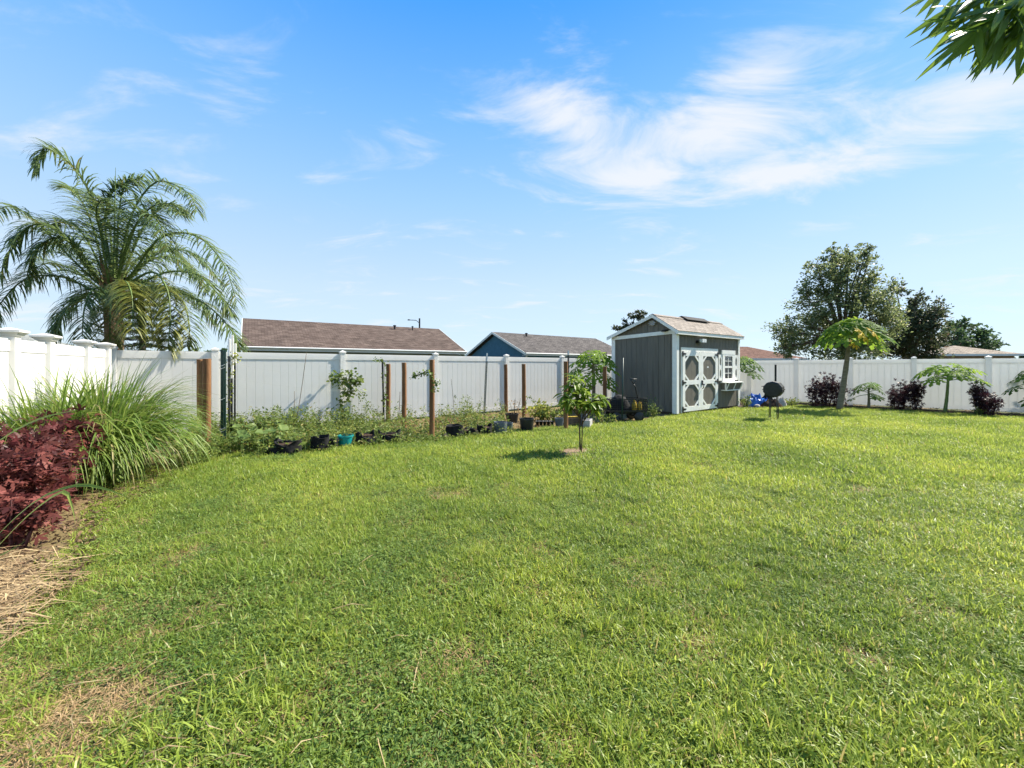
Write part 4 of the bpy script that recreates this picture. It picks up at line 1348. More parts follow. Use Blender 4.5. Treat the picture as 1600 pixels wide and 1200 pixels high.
# ---------------------------------------------------------------- bamboo overhanging the top right corner
rr = random.Random(23)
bb = thing('bamboo', 'bamboo branch with long green leaves hanging in the top right corner', 'bamboo', (3.75, 1.75, 0))
ob = Vector((3.75, 1.75, 0))
BY = 1.85
cu = MB()
main = bez([(0, 0, -.05), (-.05, 0, 1.8), (-.28, 0, 3.2), (-.75, .05, 3.75), P(1560, -60, BY) - ob, P(1500, 20, BY) - ob], 22)
cu.tube(main, [.028 - .0011 * i for i in range(22)], 8, False)
cu.build('culm', M['stem_green'], bb, True)
vs = []; fs = []
for i in range(6):
    x = i / 5; w_ = .085 * (math.sin(math.pi * (x * .93 + .07)) ** .7) * (1 - .35 * x) if x < 1 else 0.0
    z = -.10 * x * x
    vs += [(x, -w_, z + w_ * .3), (x, 0, z), (x, w_, z + w_ * .3)]
for i in range(5):
    for q in range(2):
        fs.append((i*3+q, i*3+q+1, i*3+q+4, i*3+q+3))
bmm = MB(); bmm.add(vs, fs); bmm = bmm.mesh('leaf', M['bamboo_leaf'])
tw = MB()
def bleaf(px, py, dy, dx_, dz_, ln, yd=0.0):
    p = P(px, py, BY + dy) - ob
    lo = link('leaf', bmm, bb)
    d = Vector((dx_, yd, dz_))
    lo.matrix_local = frame(d, Vector((rr.uniform(-.6, .6), rr.uniform(-1, -.1), rr.uniform(.2, 1))), p, ln)
for (x0, y0, x1, y1, dy) in ((1640, -30, 1478, 16, 0), (1640, -20, 1490, 42, .08), (1650, 0, 1520, 50, -.08), (1650, 10, 1556, 56, .05), (1660, 20, 1580, 60, -.05), (1640, -40, 1530, 5, .1), (1660, -30, 1560, 20, -.12), (1660, 0, 1590, 40, .15), (1650, -60, 1470, -18, .1)):
    pts = bez([P(x0, y0, BY + dy) - ob, P((x0 + x1) / 2, (y0 + y1) / 2 - 6, BY + dy) - ob, P(x1, y1, BY + dy) - ob], 6)
    tw.tube(pts, [.004, .0036, .003, .0025, .002, .0015], 5, False)
    for k in range(22):
        f = (k + rr.random()) / 22
        f = f ** .8
        px = x0 + (x1 - x0) * f; py = y0 + (y1 - y0) * f - 6 * math.sin(f * math.pi)
        a = R(rr.choice((195, 205, 215, 228, 240, 255, 188)) + rr.uniform(-9, 9) + (1 - f) * 25)
        bleaf(px, py, dy + rr.uniform(-.06, .06), math.cos(a), math.sin(a) * .95, rr.uniform(.17, .29), rr.uniform(-.4, .4))
for q in ((0.0, 3.2), (-.4, 3.5)):
    pass
tw.tube([Vector(main[14]), P(1650, -10, BY) - ob], [.012, .006], 6, False)
tw.build('twigs', M['stem_green'], bb, True)

# ================================================================ GARDEN POSTS AND STAKES
def wood_post(label, px, Y, top_py, r_=.056, tilt=0.0):
    b = P(px, HY, Y); b.z = 0
    t = CH - (top_py - HY) / F * Y
    rr = random.Random(px)
    m = MB(); n = 12; k = 8
    rs = [r_ * (1.05 - .06 * i / k) for i in range(k)]
    pts = [(rr.uniform(-.004, .004) + tilt * t * i / (k - 1), 0, -.05 + (t + .05) * i / (k - 1)) for i in range(k)]
    m.tube(pts + [(pts[-1][0], 0, t + .006)], rs + [rs[-1] - .008], n)
    o = m.build('wooden_post', M['post_wood'], None, True, auto=50)
    o.location = b
    tag(o, label, 'post', 'round wooden posts in the garden bed')
    return o
wood_post('thick round wooden post at the lawn edge beside the lemongrass', 323, 7.15, 561, .064)
wood_post('round wooden post half hidden behind the thick front post', 313, 8.05, 562, .058)
wood_post('round wooden post with a vine tip beside it, nearest the hanging vine', 606.5, 10.7, 569, .058, .004)
wood_post('bare round wooden post, third from the lemongrass and standing alone', 631.5, 9.9, 567, .056)
wood_post('round wooden post with a vine wrapped round its middle', 675, 8.4, 562.5, .054)
wood_post('round wooden post with its foot behind the upper black pot', 791, 12.7, 569.5, .058, -.012)
wood_post('round wooden post rising right behind the large black pot', 819, 11.7, 569, .060, -.010)
wood_post('round wooden post left of the leafy sapling', 884, 9.55, 565, .052)
wood_post('round wooden post between the papaya and the wagon', 945, 11.9, 573, .056)

def u_post(label, px, Y, top_py, base_dx=0.0, wd=.045, tip=0.0, mt='green_metal', cat='stake', group='metal garden stakes'):
    b = P(px, HY, Y); b.z = 0
    t = CH - (top_py - HY) / F * Y
    th = thing('metal_stake', label, cat, b, 0, group)
    m = MB(); lean = base_dx
    a = Vector((lean, 0, -.05)); c = Vector((0, 0, t))
    h = wd / 2
    m.bar(a + Vector((-h, 0, 0)), c + Vector((-h, 0, 0)), .012, wd * .5, (1, 0, 0))
    m.bar(a + Vector((h, 0, 0)), c + Vector((h, 0, 0)), .012, wd * .5, (1, 0, 0))
    m.bar(a + Vector((0, .012, 0)), c + Vector((0, .012, 0)), .010, wd * .9, (0, 1, 0))
    for k in range(int(t / .12)):
        p = a.lerp(c, (k + .5) / int(t / .12))
        m.box(p.x - .006, p.x + .006, -.012, .0, p.z - .012, p.z + .012)
    m.build('shaft', M[mt], th)
    if tip:
        q = MB(); q.box(-h - .001, h + .001, -.017, .03, t - tip, t + .004)
        q.build('painted_tip', M['white_plastic'], th)
    return th
u = u_post('heavy dark green steel post beside the thick wooden post', 349, 7.1, 547, 0, .062)
tie = MB()
for zz_ in (1.55, 1.5, .95, .42, .38):
    tie.tube([(-.05, -.03, zz_), (0, -.045, zz_ - .02), (.05, -.03, zz_ + .01)], .005, 5)
tie.build('twine', M['twine'], u)
u_post('thin dark stake with a pale top, left of three by the fence post', 358, 8.2, 530, 0, .03, .35, 'dark_steel')
u_post('tall white-topped stake, middle of three by the fence post', 362, 8.35, 524, 0, .028, .9, 'dark_steel')
u_post('short thin stake, right of three by the fence post', 367, 8.3, 537, 0, .022, .4, 'dark_steel')
u_post('thin dark stake beside the vine-tip wooden post', 597.5, 10.5, 562, .04, .03, 0, 'dark_steel')
u_post('leaning green steel stake in front of the back fence middle', 761, 12.3, 552, -.09, .04, .25, 'green_metal')
u_post('dark stake with white tip rising behind the post by the sapling', 888, 10.6, 548, 0, .03, .12, 'dark_steel')

def stick(label, a, b, r_=.008, mt='stick'):
    m = MB(); b0 = Vector((a.x, a.y, 0))
    m.tube(bez([a - b0, (a - b0).lerp(b - b0, .5) + Vector((.01, 0, 0)), b - b0], 6), [r_, r_, r_ * .95, r_ * .9, r_ * .8, r_ * .7], 6)
    o = m.build('garden_stick', M[mt], None, True); o.location = b0
    tag(o, label, 'stick', 'thin sticks in the garden bed')
def stick_px(label, x0, y0, x1, y1, Y, r_=.009):
    a = P(x0, y0, Y); a.z = max(a.z, 0); stick(label, a, P(x1, y1, Y), r_)
stick_px('long thin leaning cane reaching the fence top', 462, 665, 479, 550, 8.6, .007)
stick_px('short upright cane left of the long leaning cane', 458, 662, 460, 611, 8.7, .006)
stick_px('short grey stick between the two wooden posts', 622, 662, 625, 612, 10.3, .010)
stick_px('thin wire-like cane right of the vine-wrapped post', 710, 652, 705, 592, 10.2, .006)
stick_px('pale stick leaning on the shed wall behind the wagon', 962, 636, 966, 596, 12.4, .012)
stick_px('thin bare twig standing beside the upper black pot', 809, 660, 813, 622, 12.6, .006)

# wire strung between the stakes
wr = MB()
for (a, b, s_) in ((P(353, 566, 7.1), P(598, 590, 10.5), .12), (P(353, 590, 7.1), P(598, 610, 10.5), .10)):
    pts = [a.lerp(b, k / 12) - Vector((0, 0, s_ * math.sin(k / 12 * math.pi))) for k in range(13)]
    wr.tube(pts, .0011, 4, False)
o = wr.build('string_line', M['twine']); tag(o, 'fine pale strings sagging between the garden stakes', 'string')

# ================================================================ POTS, BAGS, GOURDS
def pot(name, label, cat, px, base_py, wpx, hpx, mt, rim=True, taper=.8, group=None, soil=True, handles=False):
    c = G(px, base_py); Y = c.y
    r_ = wpx / 2 / F * Y; h = hpx / F * Y
    t = thing(name, label, cat, c, random.uniform(0, 3), group)
    m = MB()
    pr = [(r_ * taper * .97, 0), (r_ * taper, .01), (r_ * .985, h * .86)]
    if rim: pr += [(r_ * 1.05, h * .865), (r_ * 1.05, h)]
    else: pr += [(r_, h)]
    pr += [(r_ * .95, h), (r_ * .93, h * .82)]
    m.lathe(pr, 24)
    m.build('pot', M[mt], t, True, auto=35)
    if soil:
        MB().lathe([(r_ * .92, h * .78), (r_ * .9, h * .84), (r_ * .4, h * .87)], 16).build('soil', M['mulch'], t)
    return t, c, r_, h
def bag(label, px, base_py, wpx, hpx, seed, slump=.2):
    """soft-sided grow bag with creased walls and a rolled, sagging lip"""
    rr = random.Random(seed)
    c = G(px, base_py); Y = c.y
    r_ = wpx / 2 / F * Y; h = hpx / F * Y
    t = thing('grow_bag', label, 'grow bag', c, 0, 'black cloth grow bags')
    n = 26; prof = [(.90, 0), (1.0, .10), (1.03, .3), (.97, .5), (1.02, .68), (.97, .85), (1.03, .97), (.97, 1.0), (.90, .93), (.86, .78)]
    ph = [rr.uniform(0, 6.28) for _ in range(6)]
    vs = []; fs = []
    for i, (q, z) in enumerate(prof):
        for k in range(n):
            a = 2 * math.pi * k / n
            cr = 1 + .05 * math.sin(5 * a + ph[0] + z * 3) + .035 * math.sin(9 * a + ph[1] - z * 5) + rr.uniform(-.018, .018)
            lipz = 1 - slump * (.5 + .5 * math.sin(2 * a + ph[2])) * z ** 2 - slump * .5 * (.5 + .5 * math.sin(5 * a + ph[3])) * z ** 3
            vs.append((r_ * q * cr * math.cos(a), r_ * q * cr * math.sin(a) * .9, h * z * lipz))
    for i in range(len(prof) - 1):
        for k in range(n):
            fs.append((i*n+k, i*n+(k+1) % n, (i+1)*n+(k+1) % n, (i+1)*n+k))
    m = MB(); m.add(vs, fs); m.add([], []); m.f.append(tuple(range(n - 1, -1, -1)))
    m.build('bag', M['fabric'], t, True, auto=60)
    MB().lathe([(r_ * .80, h * .55), (r_ * .83, h * .66), (r_ * .3, h * .70)], 16).build('soil', M['mulch'], t)
    return t
bag('wide slumped black grow bag nearest the green steel post', 451, 709, 38, 25, 1, .30)
bag('low black grow bag half buried in weeds, leftmost of all', 428, 711, 24, 14, 2, .35)
bag('small black grow bag far back among the weeds', 450, 677, 17, 12, 3, .2)
bag('black grow bag overgrown with weeds, second left of the teal pot', 500, 704, 26, 25, 4, .15)
bag('short dusty grow bag touching the teal pot on its left', 520, 701, 17, 17, 5, .15)
bag('black grow bag with peaked folds just right of the teal pot', 570, 695, 28, 24, 6, .40)
bag('black grow bag with a pointed sagging top, second right of teal pot', 609, 691, 33, 21, 7, .40)
bag('square black grow bag right of the vine-wrapped post', 711, 683, 27, 20, 8, .10)
bag('collapsed black grow bag in the middle of the row of three', 735, 681, 25, 14, 9, .45)
bag('crumpled black grow bag at the right of the row of three', 757, 678.5, 23, 17, 10, .25)

tp, tc_, _, _ = pot('plant_pot', 'teal plastic plant pot among the black grow bags', 'pot', 540, 698, 23, 18.5, 'teal', taper=.84)
pot('plant_pot', 'dark grey bucket at the lawn edge right of the grow bags', 'pot', 782, 676, 21, 17, 'greyplastic', taper=.9, rim=False)
pot('plant_pot', 'paler grey bucket beside the dark grey bucket', 'pot', 795, 673, 13, 13, 'greyplastic', taper=.9, rim=True)
pot('plant_pot', 'upper black plastic pot hiding the foot of a post', 'pot', 800, 660.5, 20, 14.5, 'blackplastic')
pot('plant_pot', 'large black nursery pot with a rim at the lawn edge', 'pot', 823, 673.5, 22, 20, 'blackplastic', taper=.86)
pot('plant_pot', 'charcoal pot left of the post by the sapling', 'pot', 874, 667, 14, 14, 'greyplastic')
# tray with rows of small black pots
c = G(851, 667); Y = c.y
tray = thing('seedling_tray', 'black tray of small nursery pots below the yellow-green plant', 'tray', c)
MB().box(-.23, .23, -.10, .12, 0, .03).build('tray_base', M['blackplastic'], tray)
sp_ = MB().lathe([(.030, .031), (.040, .135), (.045, .135), (.045, .15), (.038, .15), (.036, .12)], 12).mesh('small_pot', M['blackplastic'], True)
for i in range(5):
    for j in range(2):
        o = link('small_pot', sp_, tray); o.location = (-.185 + .0925 * i, -.05 + .105 * j, 0)

def blob(label, name, cat, px, py, rpx, mt, seed, group=None, sq=.8, rib=0):
    rr = random.Random(seed)
    c = G(px, py + rpx * .8); r_ = rpx / F * c.y
    vs = []; fs = []; nu, nv = 16, 9
    for i in range(nv):
        ph = math.pi * i / (nv - 1)
        for k in range(nu):
            a = 2 * math.pi * k / nu
            q = r_ * (1 + (.06 * math.cos(rib * a) if rib else rr.uniform(-.12, .12)))
            vs.append((q * math.sin(ph) * math.cos(a), q * math.sin(ph) * math.sin(a), r_ * sq * (1 - math.cos(ph)) * .98 - .004 - (.12 * r_ * math.exp(-((ph - math.pi) / .5) ** 2) if rib else 0)))
    for i in range(nv - 1):
        for k in range(nu):
            fs.append((i*nu+k, i*nu+(k+1) % nu, (i+1)*nu+(k+1) % nu, (i+1)*nu+k))
    m = MB(); m.add(vs, fs)
    if rib: m.tube([(0, 0, r_ * sq * 1.8), (.01, 0, r_ * sq * 2.2)], [r_ * .12, r_ * .08], 6)
    o = m.build(name, M[mt], None, True); o.location = c
    tag(o, label, cat, group)
blob('orange gourd at the foot of the vine-wrapped post', 'gourd', 'gourd', 697.5, 681, 5.4, 'gourd', 1, 'orange gourds in the bed', rib=7)
blob('tan gourd on dry grass under the back fence', 'gourd', 'gourd', 733, 651.5, 4.0, 'gourd', 2, 'orange gourds in the bed', rib=7)
blob('orange gourd just behind the crumpled grow bag', 'gourd', 'gourd', 759.5, 661, 4.0, 'gourd', 3, 'orange gourds in the bed', rib=7)
blob('pale gourd behind the collapsed grow bag', 'gourd', 'gourd', 738, 664.5, 4.0, 'rock', 4, 'orange gourds in the bed', rib=7)

# clutter between the sapling and the wagon
c = G(918, 668)
bk = thing('concrete_block', 'grey concrete block with two cores beside the sapling stems', 'block', c, R(-20))
m = MB(); m.box(-.09, -.06, -.2, .2, 0, .2); m.box(.06, .09, -.2, .2, 0, .2)
for ya in (-.2, -.02, .16): m.box(-.0595, .0595, ya, ya + .04, 0, .198)
m.build('shell', M['concrete'], bk)
c = G(897, 665)
cr = thing('wooden_crate', 'low weathered crate behind the post by the sapling', 'crate', c, R(12))
for k in range(3): MB().box(-.24, .24, -.16, -.145, .01 + .07 * k, .07 + .07 * k).build('slat', M['stick'], cr)
for k in range(3): MB().box(-.24, .24, .145, .16, .01 + .07 * k, .07 + .07 * k).build('slat', M['stick'], cr)
for sx in (-1, 1):
    for k in range(3): MB().box(sx * .225 - .008, sx * .225 + .008, -.144, .144, .01 + .07 * k, .07 + .07 * k).build('slat', M['stick'], cr)
MB().box(-.2, .2, -.13, .13, .0, .012).build('bottom', M['stick'], cr)
bd = thing('yellow_board', 'strip of yellow board lying on the low crate', 'board', c + Vector((.0, -.02, .222)), R(10))
MB().box(-.22, .25, -.05, .05, 0, .018).build('plank', M['yellow'], bd)
pot('plant_pot', 'dark bucket behind the sapling stems', 'pot', 911, 667, 12, 20, 'greyplastic', taper=.9)

# ================================================================ WAGON
c = G(976, 657.5)
wg = thing('garden_wagon', 'black mesh garden wagon with a tall pull handle beside the shed', 'wagon', c, R(8))
MB().box(-.52, .52, -.27, .27, .27, .30).build('bed_floor', M['black'], wg)
def mesh_panel(a, b, z0, z1):
    a = Vector(a); b = Vector(b); m = MB()
    m.bar(a + Vector((0, 0, z0)), b + Vector((0, 0, z0)), .022, .022); m.bar(a + Vector((0, 0, z1)), b + Vector((0, 0, z1)), .026, .026)
    n = max(4, int((b - a).length / .05))
    for k in range(n + 1):
        p = a.lerp(b, k / n); m.tube([p + Vector((0, 0, z0)), p + Vector((0, 0, z1))], .006 if 0 < k < n else .013, 5)
    for k in range(1, 5):
        z = z0 + (z1 - z0) * k / 5; m.tube([a + Vector((0, 0, z)), b + Vector((0, 0, z))], .005, 5)
    m.build('side_panel', M['black'], wg)
mesh_panel((-.53, -.28, 0), (.53, -.28, 0), .315, .62); mesh_panel((-.53, .28, 0), (.53, .28, 0), .315, .62)
mesh_panel((-.53, -.265, 0), (-.53, .265, 0), .315, .62); mesh_panel((.53, -.265, 0), (.53, .265, 0), .315, .62)
MB().box(-.42, .42, -.03, .03, .20, .268).build('chassis', M['black'], wg)
for (wx, wy) in ((-.36, -.26), (.30, -.26), (-.36, .26), (.30, .26)):
    tw_ = MB(); s_ = -1 if wy < 0 else 1
    for (rad, y0, y1) in ((.135, wy - .035, wy + .035),):
        pts = [(wx, y0, .135), (wx, y0 + .012, .135), (wx, y1 - .012, .135), (wx, y1, .135)]
        tw_.tube(pts, [.115, .135, .135, .115], 18)
    wh = tw_.build('wheel', M['blackplastic'], wg, True, auto=40)
    MB().tube([(wx, wy + s_ * .030, .135), (wx, wy + s_ * .045, .135)], [.075, .06], 14).build('rim', M['dark_steel'], wh, True, auto=40)
MB().bar((-.36, -.24, .135), (-.36, .24, .135), .03, .03).bar((.30, -.24, .135), (.30, .24, .135), .03, .03).bar((-.36, 0, .135), (-.36, 0, .21), .04, .04, (1, 0, 0)).bar((.30, 0, .135), (.30, 0, .21), .04, .04, (1, 0, 0)).build('axle', M['black'], wg)
hd = MB(); hd.tube([(.48, -.1, .24), (.42, -.12, .32), (.25, -.14, .95), (.20, -.14, 1.04)], [.018, .018, .017, .017], 8)
hd.build('pull_handle', M['black'], wg, True)
hg = MB(); hg.tube([(.20, -.14, 1.03), (.10, -.14, 1.16)], .014, 6); hg.tube([(.20, -.14, 1.03), (.28, -.14, 1.16)], .014, 6); hg.tube([(.09, -.14, 1.165), (.29, -.14, 1.165)], .019, 8)
hg.build('grip', M['dark_steel'], wg, True)
# things in the wagon
vs = []; fs = []; rr = random.Random(3); nx_, ny_ = 14, 8
for i in range(nx_):
    for j in range(ny_):
        x = -.46 + .6 * i / (nx_ - 1); y = -.22 + .44 * j / (ny_ - 1)
        e_ = math.sin(math.pi * i / (nx_ - 1)) * math.sin(math.pi * j / (ny_ - 1))
        vs.append((x, y, .31 + .42 * max(0, e_) ** .5 + rr.uniform(-.03, .03) * (e_ > 0)))
for i in range(nx_ - 1):
    for j in range(ny_ - 1):
        fs.append((i*ny_+j, (i+1)*ny_+j, (i+1)*ny_+j+1, i*ny_+j+1))
m = MB(); m.add(vs, fs); o = m.build('tarpaulin', M['fabric'], None, True)
o.location = c; o.rotation_euler = (0, 0, R(8)); tag(o, 'crumpled black sheet piled inside the wagon', 'tarp')
def jug(label, dx, dy, h):
    rr = random.Random(label); o_ = Matrix.Rotation(R(8), 3, 'Z') @ Vector((dx, dy, .302))
    t = thing('yellow_jug', label, 'jug', c + o_, R(20))
    m = MB(); m.lathe([(.055, 0), (.07, .02), (.07, h * .6), (.03, h * .82), (.025, h)], 12); m.build('bottle', M['yellow'], t, True, auto=50)
    MB().tube([(.06, 0, h * .55), (.085, 0, h * .75), (.03, 0, h * .88)], .012, 6).build('handle', M['yellow'], t, True)
    MB().lathe([(.03, h + .001), (.03, h + .03)], 10).build('cap', M['black'], t)
jug('yellow jug in the wagon, nearer its middle', .20, -.18, .30)
jug('yellow jug in the wagon, nearer its handle end', .36, -.16, .26)
# broom standing in front of the wagon
bp0 = G(972, 661)
br = thing('push_broom', 'tall dark broom standing upright in front of the wagon', 'broom', bp0)
MB().tube([(0, 0, .08), (.06, .12, P(975, 559, bp0.y).z)], [.018, .017], 8).build('handle', M['green_metal'], br, True)
MB().box(-.15, .15, -.03, .03, .05, .10).build('head', M['black'], br)
bs_ = MB()
for k in range(40): bs_.bar((-.145 + .29 * k / 39, random.uniform(-.02, .02), 0), (-.14 + .28 * k / 39, random.uniform(-.02, .02), .05), .006, .01)
bs_.build('bristles', M['blackplastic'], br)

# ================================================================ GRILL AND HEAP BEHIND IT
c = G(1209, 656)
gr = thing('barrel_grill', 'black many-sided barrel grill on thin legs with a stove pipe', 'grill', c, R(-42))
ax = .87
body = MB()
ns = 10
def ring(y, r_): return [(r_ * math.cos(2 * math.pi * (k + .5) / ns), y, ax + r_ * .98 * math.sin(2 * math.pi * (k + .5) / ns)) for k in range(ns)]
vs = ring(-.24, .20) + ring(-.22, .235) + ring(.22, .235) + ring(.24, .20)
fs = [tuple(range(ns - 1, -1, -1)), tuple(range(3 * ns, 4 * ns))]
for i in range(3):
    for k in range(ns): fs.append((i*ns+k, i*ns+(k+1) % ns, (i+1)*ns+(k+1) % ns, (i+1)*ns+k))
body.add(vs, fs); body.build('drum', M['blackplastic'], gr)
MB().box(-.245, .245, -.225, .225, ax - .012, ax + .004).build('lid_seam', M['black'], gr)
MB().tube([(.02, .16, ax + .17), (.02, .16, ax + .70)], .026, 10).build('stove_pipe', M['black'], gr, True, auto=40)
MB().tube([(-.22, -.12, ax + .08), (-.275, -.12, ax + .08), (-.275, .12, ax + .08), (-.22, .12, ax + .08)], .010, 6).build('handle', M['dark_steel'], gr, True)
for (lx, ly) in ((-.08, -.10), (.08, -.10), (-.08, .10), (.08, .10)):
    MB().tube([(lx, ly, ax - .16), (lx * 1.25, ly * 1.05, -.01)], .012, 6).build('leg', M['dark_steel'], gr, True)

def heap(label, name, cat, px, py, w_, d_, h, mt, seed, rough=.25):
    rr = random.Random(seed); c = G(px, py)
    nx_, ny_ = 18, 14; vs = []; fs = []
    for i in range(nx_):
        for j in range(ny_):
            x = (i / (nx_ - 1) - .5); y = (j / (ny_ - 1) - .5)
            e_ = max(0, 1 - (x * x + y * y) * 4)
            n_ = mnoise.noise(Vector((x * 5 + seed, y * 5, seed * 1.7))) + .6 * mnoise.noise(Vector((x * 11 + seed, y * 11, 3)))
            vs.append((x * w_ * (1 + rough * .3 * n_), y * d_, max(.0, h * (e_ ** .55) * (1 + rough * 1.3 * n_)) + .004))
    for i in range(nx_ - 1):
        for j in range(ny_ - 1):
            fs.append((i*ny_+j, (i+1)*ny_+j, (i+1)*ny_+j+1, i*ny_+j+1))
    m = MB(); m.add(vs, fs); o = m.build(name, M[mt], None, True, auto=35); o.location = c; tag(o, label, cat)
heap('crumpled bright blue tarp at the fence right of the shed', 'blue_tarp', 'tarp', 1183, 635.5, .85, .6, .42, 'tarp_blue', 2, .6)
heap('black folded plastic sheet lying over the blue tarp', 'black_sheet', 'tarp', 1199, 635, .5, .3, .36, 'fabric', 7, .9)
heap('pale plastic sack on the ground right of the grill legs', 'sack', 'sack', 1222, 636.5, .32, .25, .26, 'rock', 5, .5)
blob('pale round rock in front of the blue tarp', 'rock', 'rock', 1183, 634, 4.5, 'rock', 12, sq=.7)
heap('dark soil heap behind the grill', 'soil_heap', 'soil heap', 1205, 637.5, .8, .4, .26, 'mulch', 9, .5)

# ================================================================ BED PLANTS
def plant(label, name, cat, c, h, r_, n, leaf, mat, seed, stems=7, wf=.5, up=.3, low=.15, group=None, smat='stem_green', flat=False):
    rr = random.Random(seed)
    t = thing(name, label, cat, c, 0, group)
    st = MB(); cv = []
    for k in range(stems):
        a = rr.uniform(0, 6.283); q = r_ * math.sqrt(rr.random())
        tip = Vector((math.cos(a) * q, math.sin(a) * q, h * rr.uniform(.7, 1.0) * (1 - .3 * (q / r_) ** 2)))
        root = Vector((math.cos(a) * q * .25, math.sin(a) * q * .25, -.01))
        b_ = bez([root, root.lerp(tip, .5) + Vector((0, 0, h * .06)), tip], 6); cv.append(b_)
        st.tube(b_, [.008, .007, .006, .005, .004, .002], 4, False)
    st.build('stems', M[smat], t)
    pos = []; dr = []
    for k in range(n):
        b_ = rr.choice(cv); f = (low + (1 - low) * rr.random()) * 4.99; i = int(f)
        p = b_[i].lerp(b_[i + 1], f - i)
        off = Vector((rr.gauss(0, 1), rr.gauss(0, 1), rr.gauss(0, .6))) * leaf * .8
        p = p + off; p.z = max(p.z, .015)
        pos.append(p); dr.append(off.normalized() + Vector((rr.gauss(0, .4), rr.gauss(0, .4), up + rr.gauss(0, .4))))
    sz = leaf * RNG.uniform(.6, 1.35, n)
    link('foliage', leaves('foliage', np.array(pos), np.array(dr), rdir(n, 1.3), sz, sz * wf, T_OVAL, M[mat]), t)
    return t
plant('bushy yellow-green plant above the seedling tray', 'garden_plant', 'plant', G(846, 661) + Vector((0, .35, 0)), .62, .42, 420, .085, 'yellow_leaf', 1, 12, .6)
plant('green leafy plant left of the charcoal pot', 'garden_plant', 'plant', G(862, 662) + Vector((0, .4, 0)), .5, .34, 300, .09, 'weed', 2, 9, .6)
plant('bright green low plant between the grey bucket and the bags', 'garden_plant', 'plant', G(772, 671) + Vector((0, .3, 0)), .28, .36, 300, .07, 'vine', 3, 9, .6)
plant('thin dry twiggy plant in the upper black pot', 'garden_plant', 'plant', G(803, 660) + Vector((0, .0, .14)), .62, .20, 36, .05, 'weed_dry', 4, 9, .5, smat='stick')
plant('sparse weed growing against the shed wall beside the wagon', 'garden_plant', 'weed', G(1006, 652) + Vector((.1, .15, 0)), .75, .30, 130, .06, 'weed', 5, 12, .4)
plant('low weed at the right of the wagon wheels', 'garden_plant', 'weed', G(1022, 653) + Vector((0, .05, 0)), .5, .34, 150, .055, 'weed', 6, 12, .4)
plant('dark green low plant under the left end of the wagon', 'garden_plant', 'weed', G(943, 663), .34, .4, 260, .06, 'weed', 7, 9, .5)
plant('green weeds right of the grill by the shaded fence', 'garden_plant', 'weed', G(1236, 636), .36, .35, 200, .07, 'weed', 8, 9, .6)
plant('scrubby weeds between the shed corner and the blue tarp', 'garden_plant', 'weed', G(1166, 637), .5, .3, 200, .06, 'weed', 9, 10, .5)
plant('small green plant in the teal pot', 'garden_plant', 'plant', tc_ + Vector((0, 0, .16)), .22, .12, 60, .05, 'yellow_leaf', 10, 6, .4)
plant('low green weeds at the foot of the rightmost maroon shrub', 'garden_plant', 'weed', G(1534, 651), .26, .25, 130, .06, 'weed', 13, 7, .6)
plant('small broad weed beside the lemongrass foot', 'garden_plant', 'weed', G(150, 765), .3, .14, 26, .11, 'squash', 14, 5, .8)

# squash with big rounded leaves along the lawn edge
rr = random.Random(31)
sq0 = G(380, 712) + Vector((0, .25, 0))
sqp = thing('squash_vine', 'sprawling squash vine with big round leaves by the green post', 'vine', sq0)
vs = [(0, 0, -.06)]; fs = []
n_ = 14
for k in range(n_):
    a = 2 * math.pi * (k + .5) / n_; q = .5 * (1 + .10 * math.cos(5 * a)) * (.72 if k in (0, n_ - 1) else 1)
    vs.append((.1 - q * math.cos(a) + .0, q * math.sin(a), .05 * math.sin(3 * a) + .04))
for k in range(n_): fs.append((0, 1 + k, 1 + (k + 1) % n_))
sqm = MB(); sqm.add(vs, fs); sqm = sqm.mesh('leaf', M['squash'])
stv = MB()
for k in range(130):
    px = rr.gauss(392, 40); py = rr.uniform(668, 713)
    c_ = G(px, py) - sq0; c_.z = 0
    h = rr.uniform(.06, .42)
    if abs(px - 322) < 12 and py > 700: continue
    stv.tube([c_, c_ + Vector((rr.uniform(-.05, .05), 0, h))], [.006, .004], 4, False)
    lo = link('leaf', sqm, sqp)
    a = rr.uniform(0, 6.283)
    lo.matrix_local = frame(Vector((math.cos(a), math.sin(a), rr.uniform(-.3, .3))), Vector((rr.uniform(-.6, .6), rr.uniform(-.8, .2), 1)), c_ + Vector((0, 0, h)), rr.uniform(.10, .20))
stv.build('stalks', M['stem_green'], sqp)

# vines
def vine(label, pts, n, leaf, spread, seed, mat='vine'):
    rr = random.Random(seed)
    cv = bez(pts, 24); b0 = Vector((cv[0].x, cv[0].y, 0))
    t = thing('climbing_vine', label, 'vine', b0, 0, 'climbing vines in the bed')
    MB().tube([p - b0 for p in cv], .005, 4, False).build('stem', M['stem_green'], t)
    pos = []; dr = []
    for k in range(n):
        f = rr.random() * 22.99; i = int(f); p = cv[i].lerp(cv[i + 1], f - i) - b0
        pos.append(p + Vector((rr.gauss(0, 1), rr.gauss(0, .7), rr.gauss(0, 1))) * spread)
        dr.append(Vector((rr.gauss(0, 1), rr.gauss(0, 1) - .3, rr.gauss(0, .6) - .3)))
    sz = leaf * RNG.uniform(.6, 1.3, n)
    link('foliage', leaves('foliage', np.array(pos), np.array(dr), rdir(n, 1.0) + np.array([0, -.6, 0]), sz, sz * .75, T_OVAL, M[mat]), t)
    return t
VY = 9.9
vine('leafy vine mat hanging high on the back fence post', [P(518, 592, VY), P(530, 588, VY), P(548, 586, VY), P(562, 592, VY), P(552, 598, VY), P(535, 596, VY), P(545, 604, VY), P(550, 612, VY)], 330, .085, .075, 1)
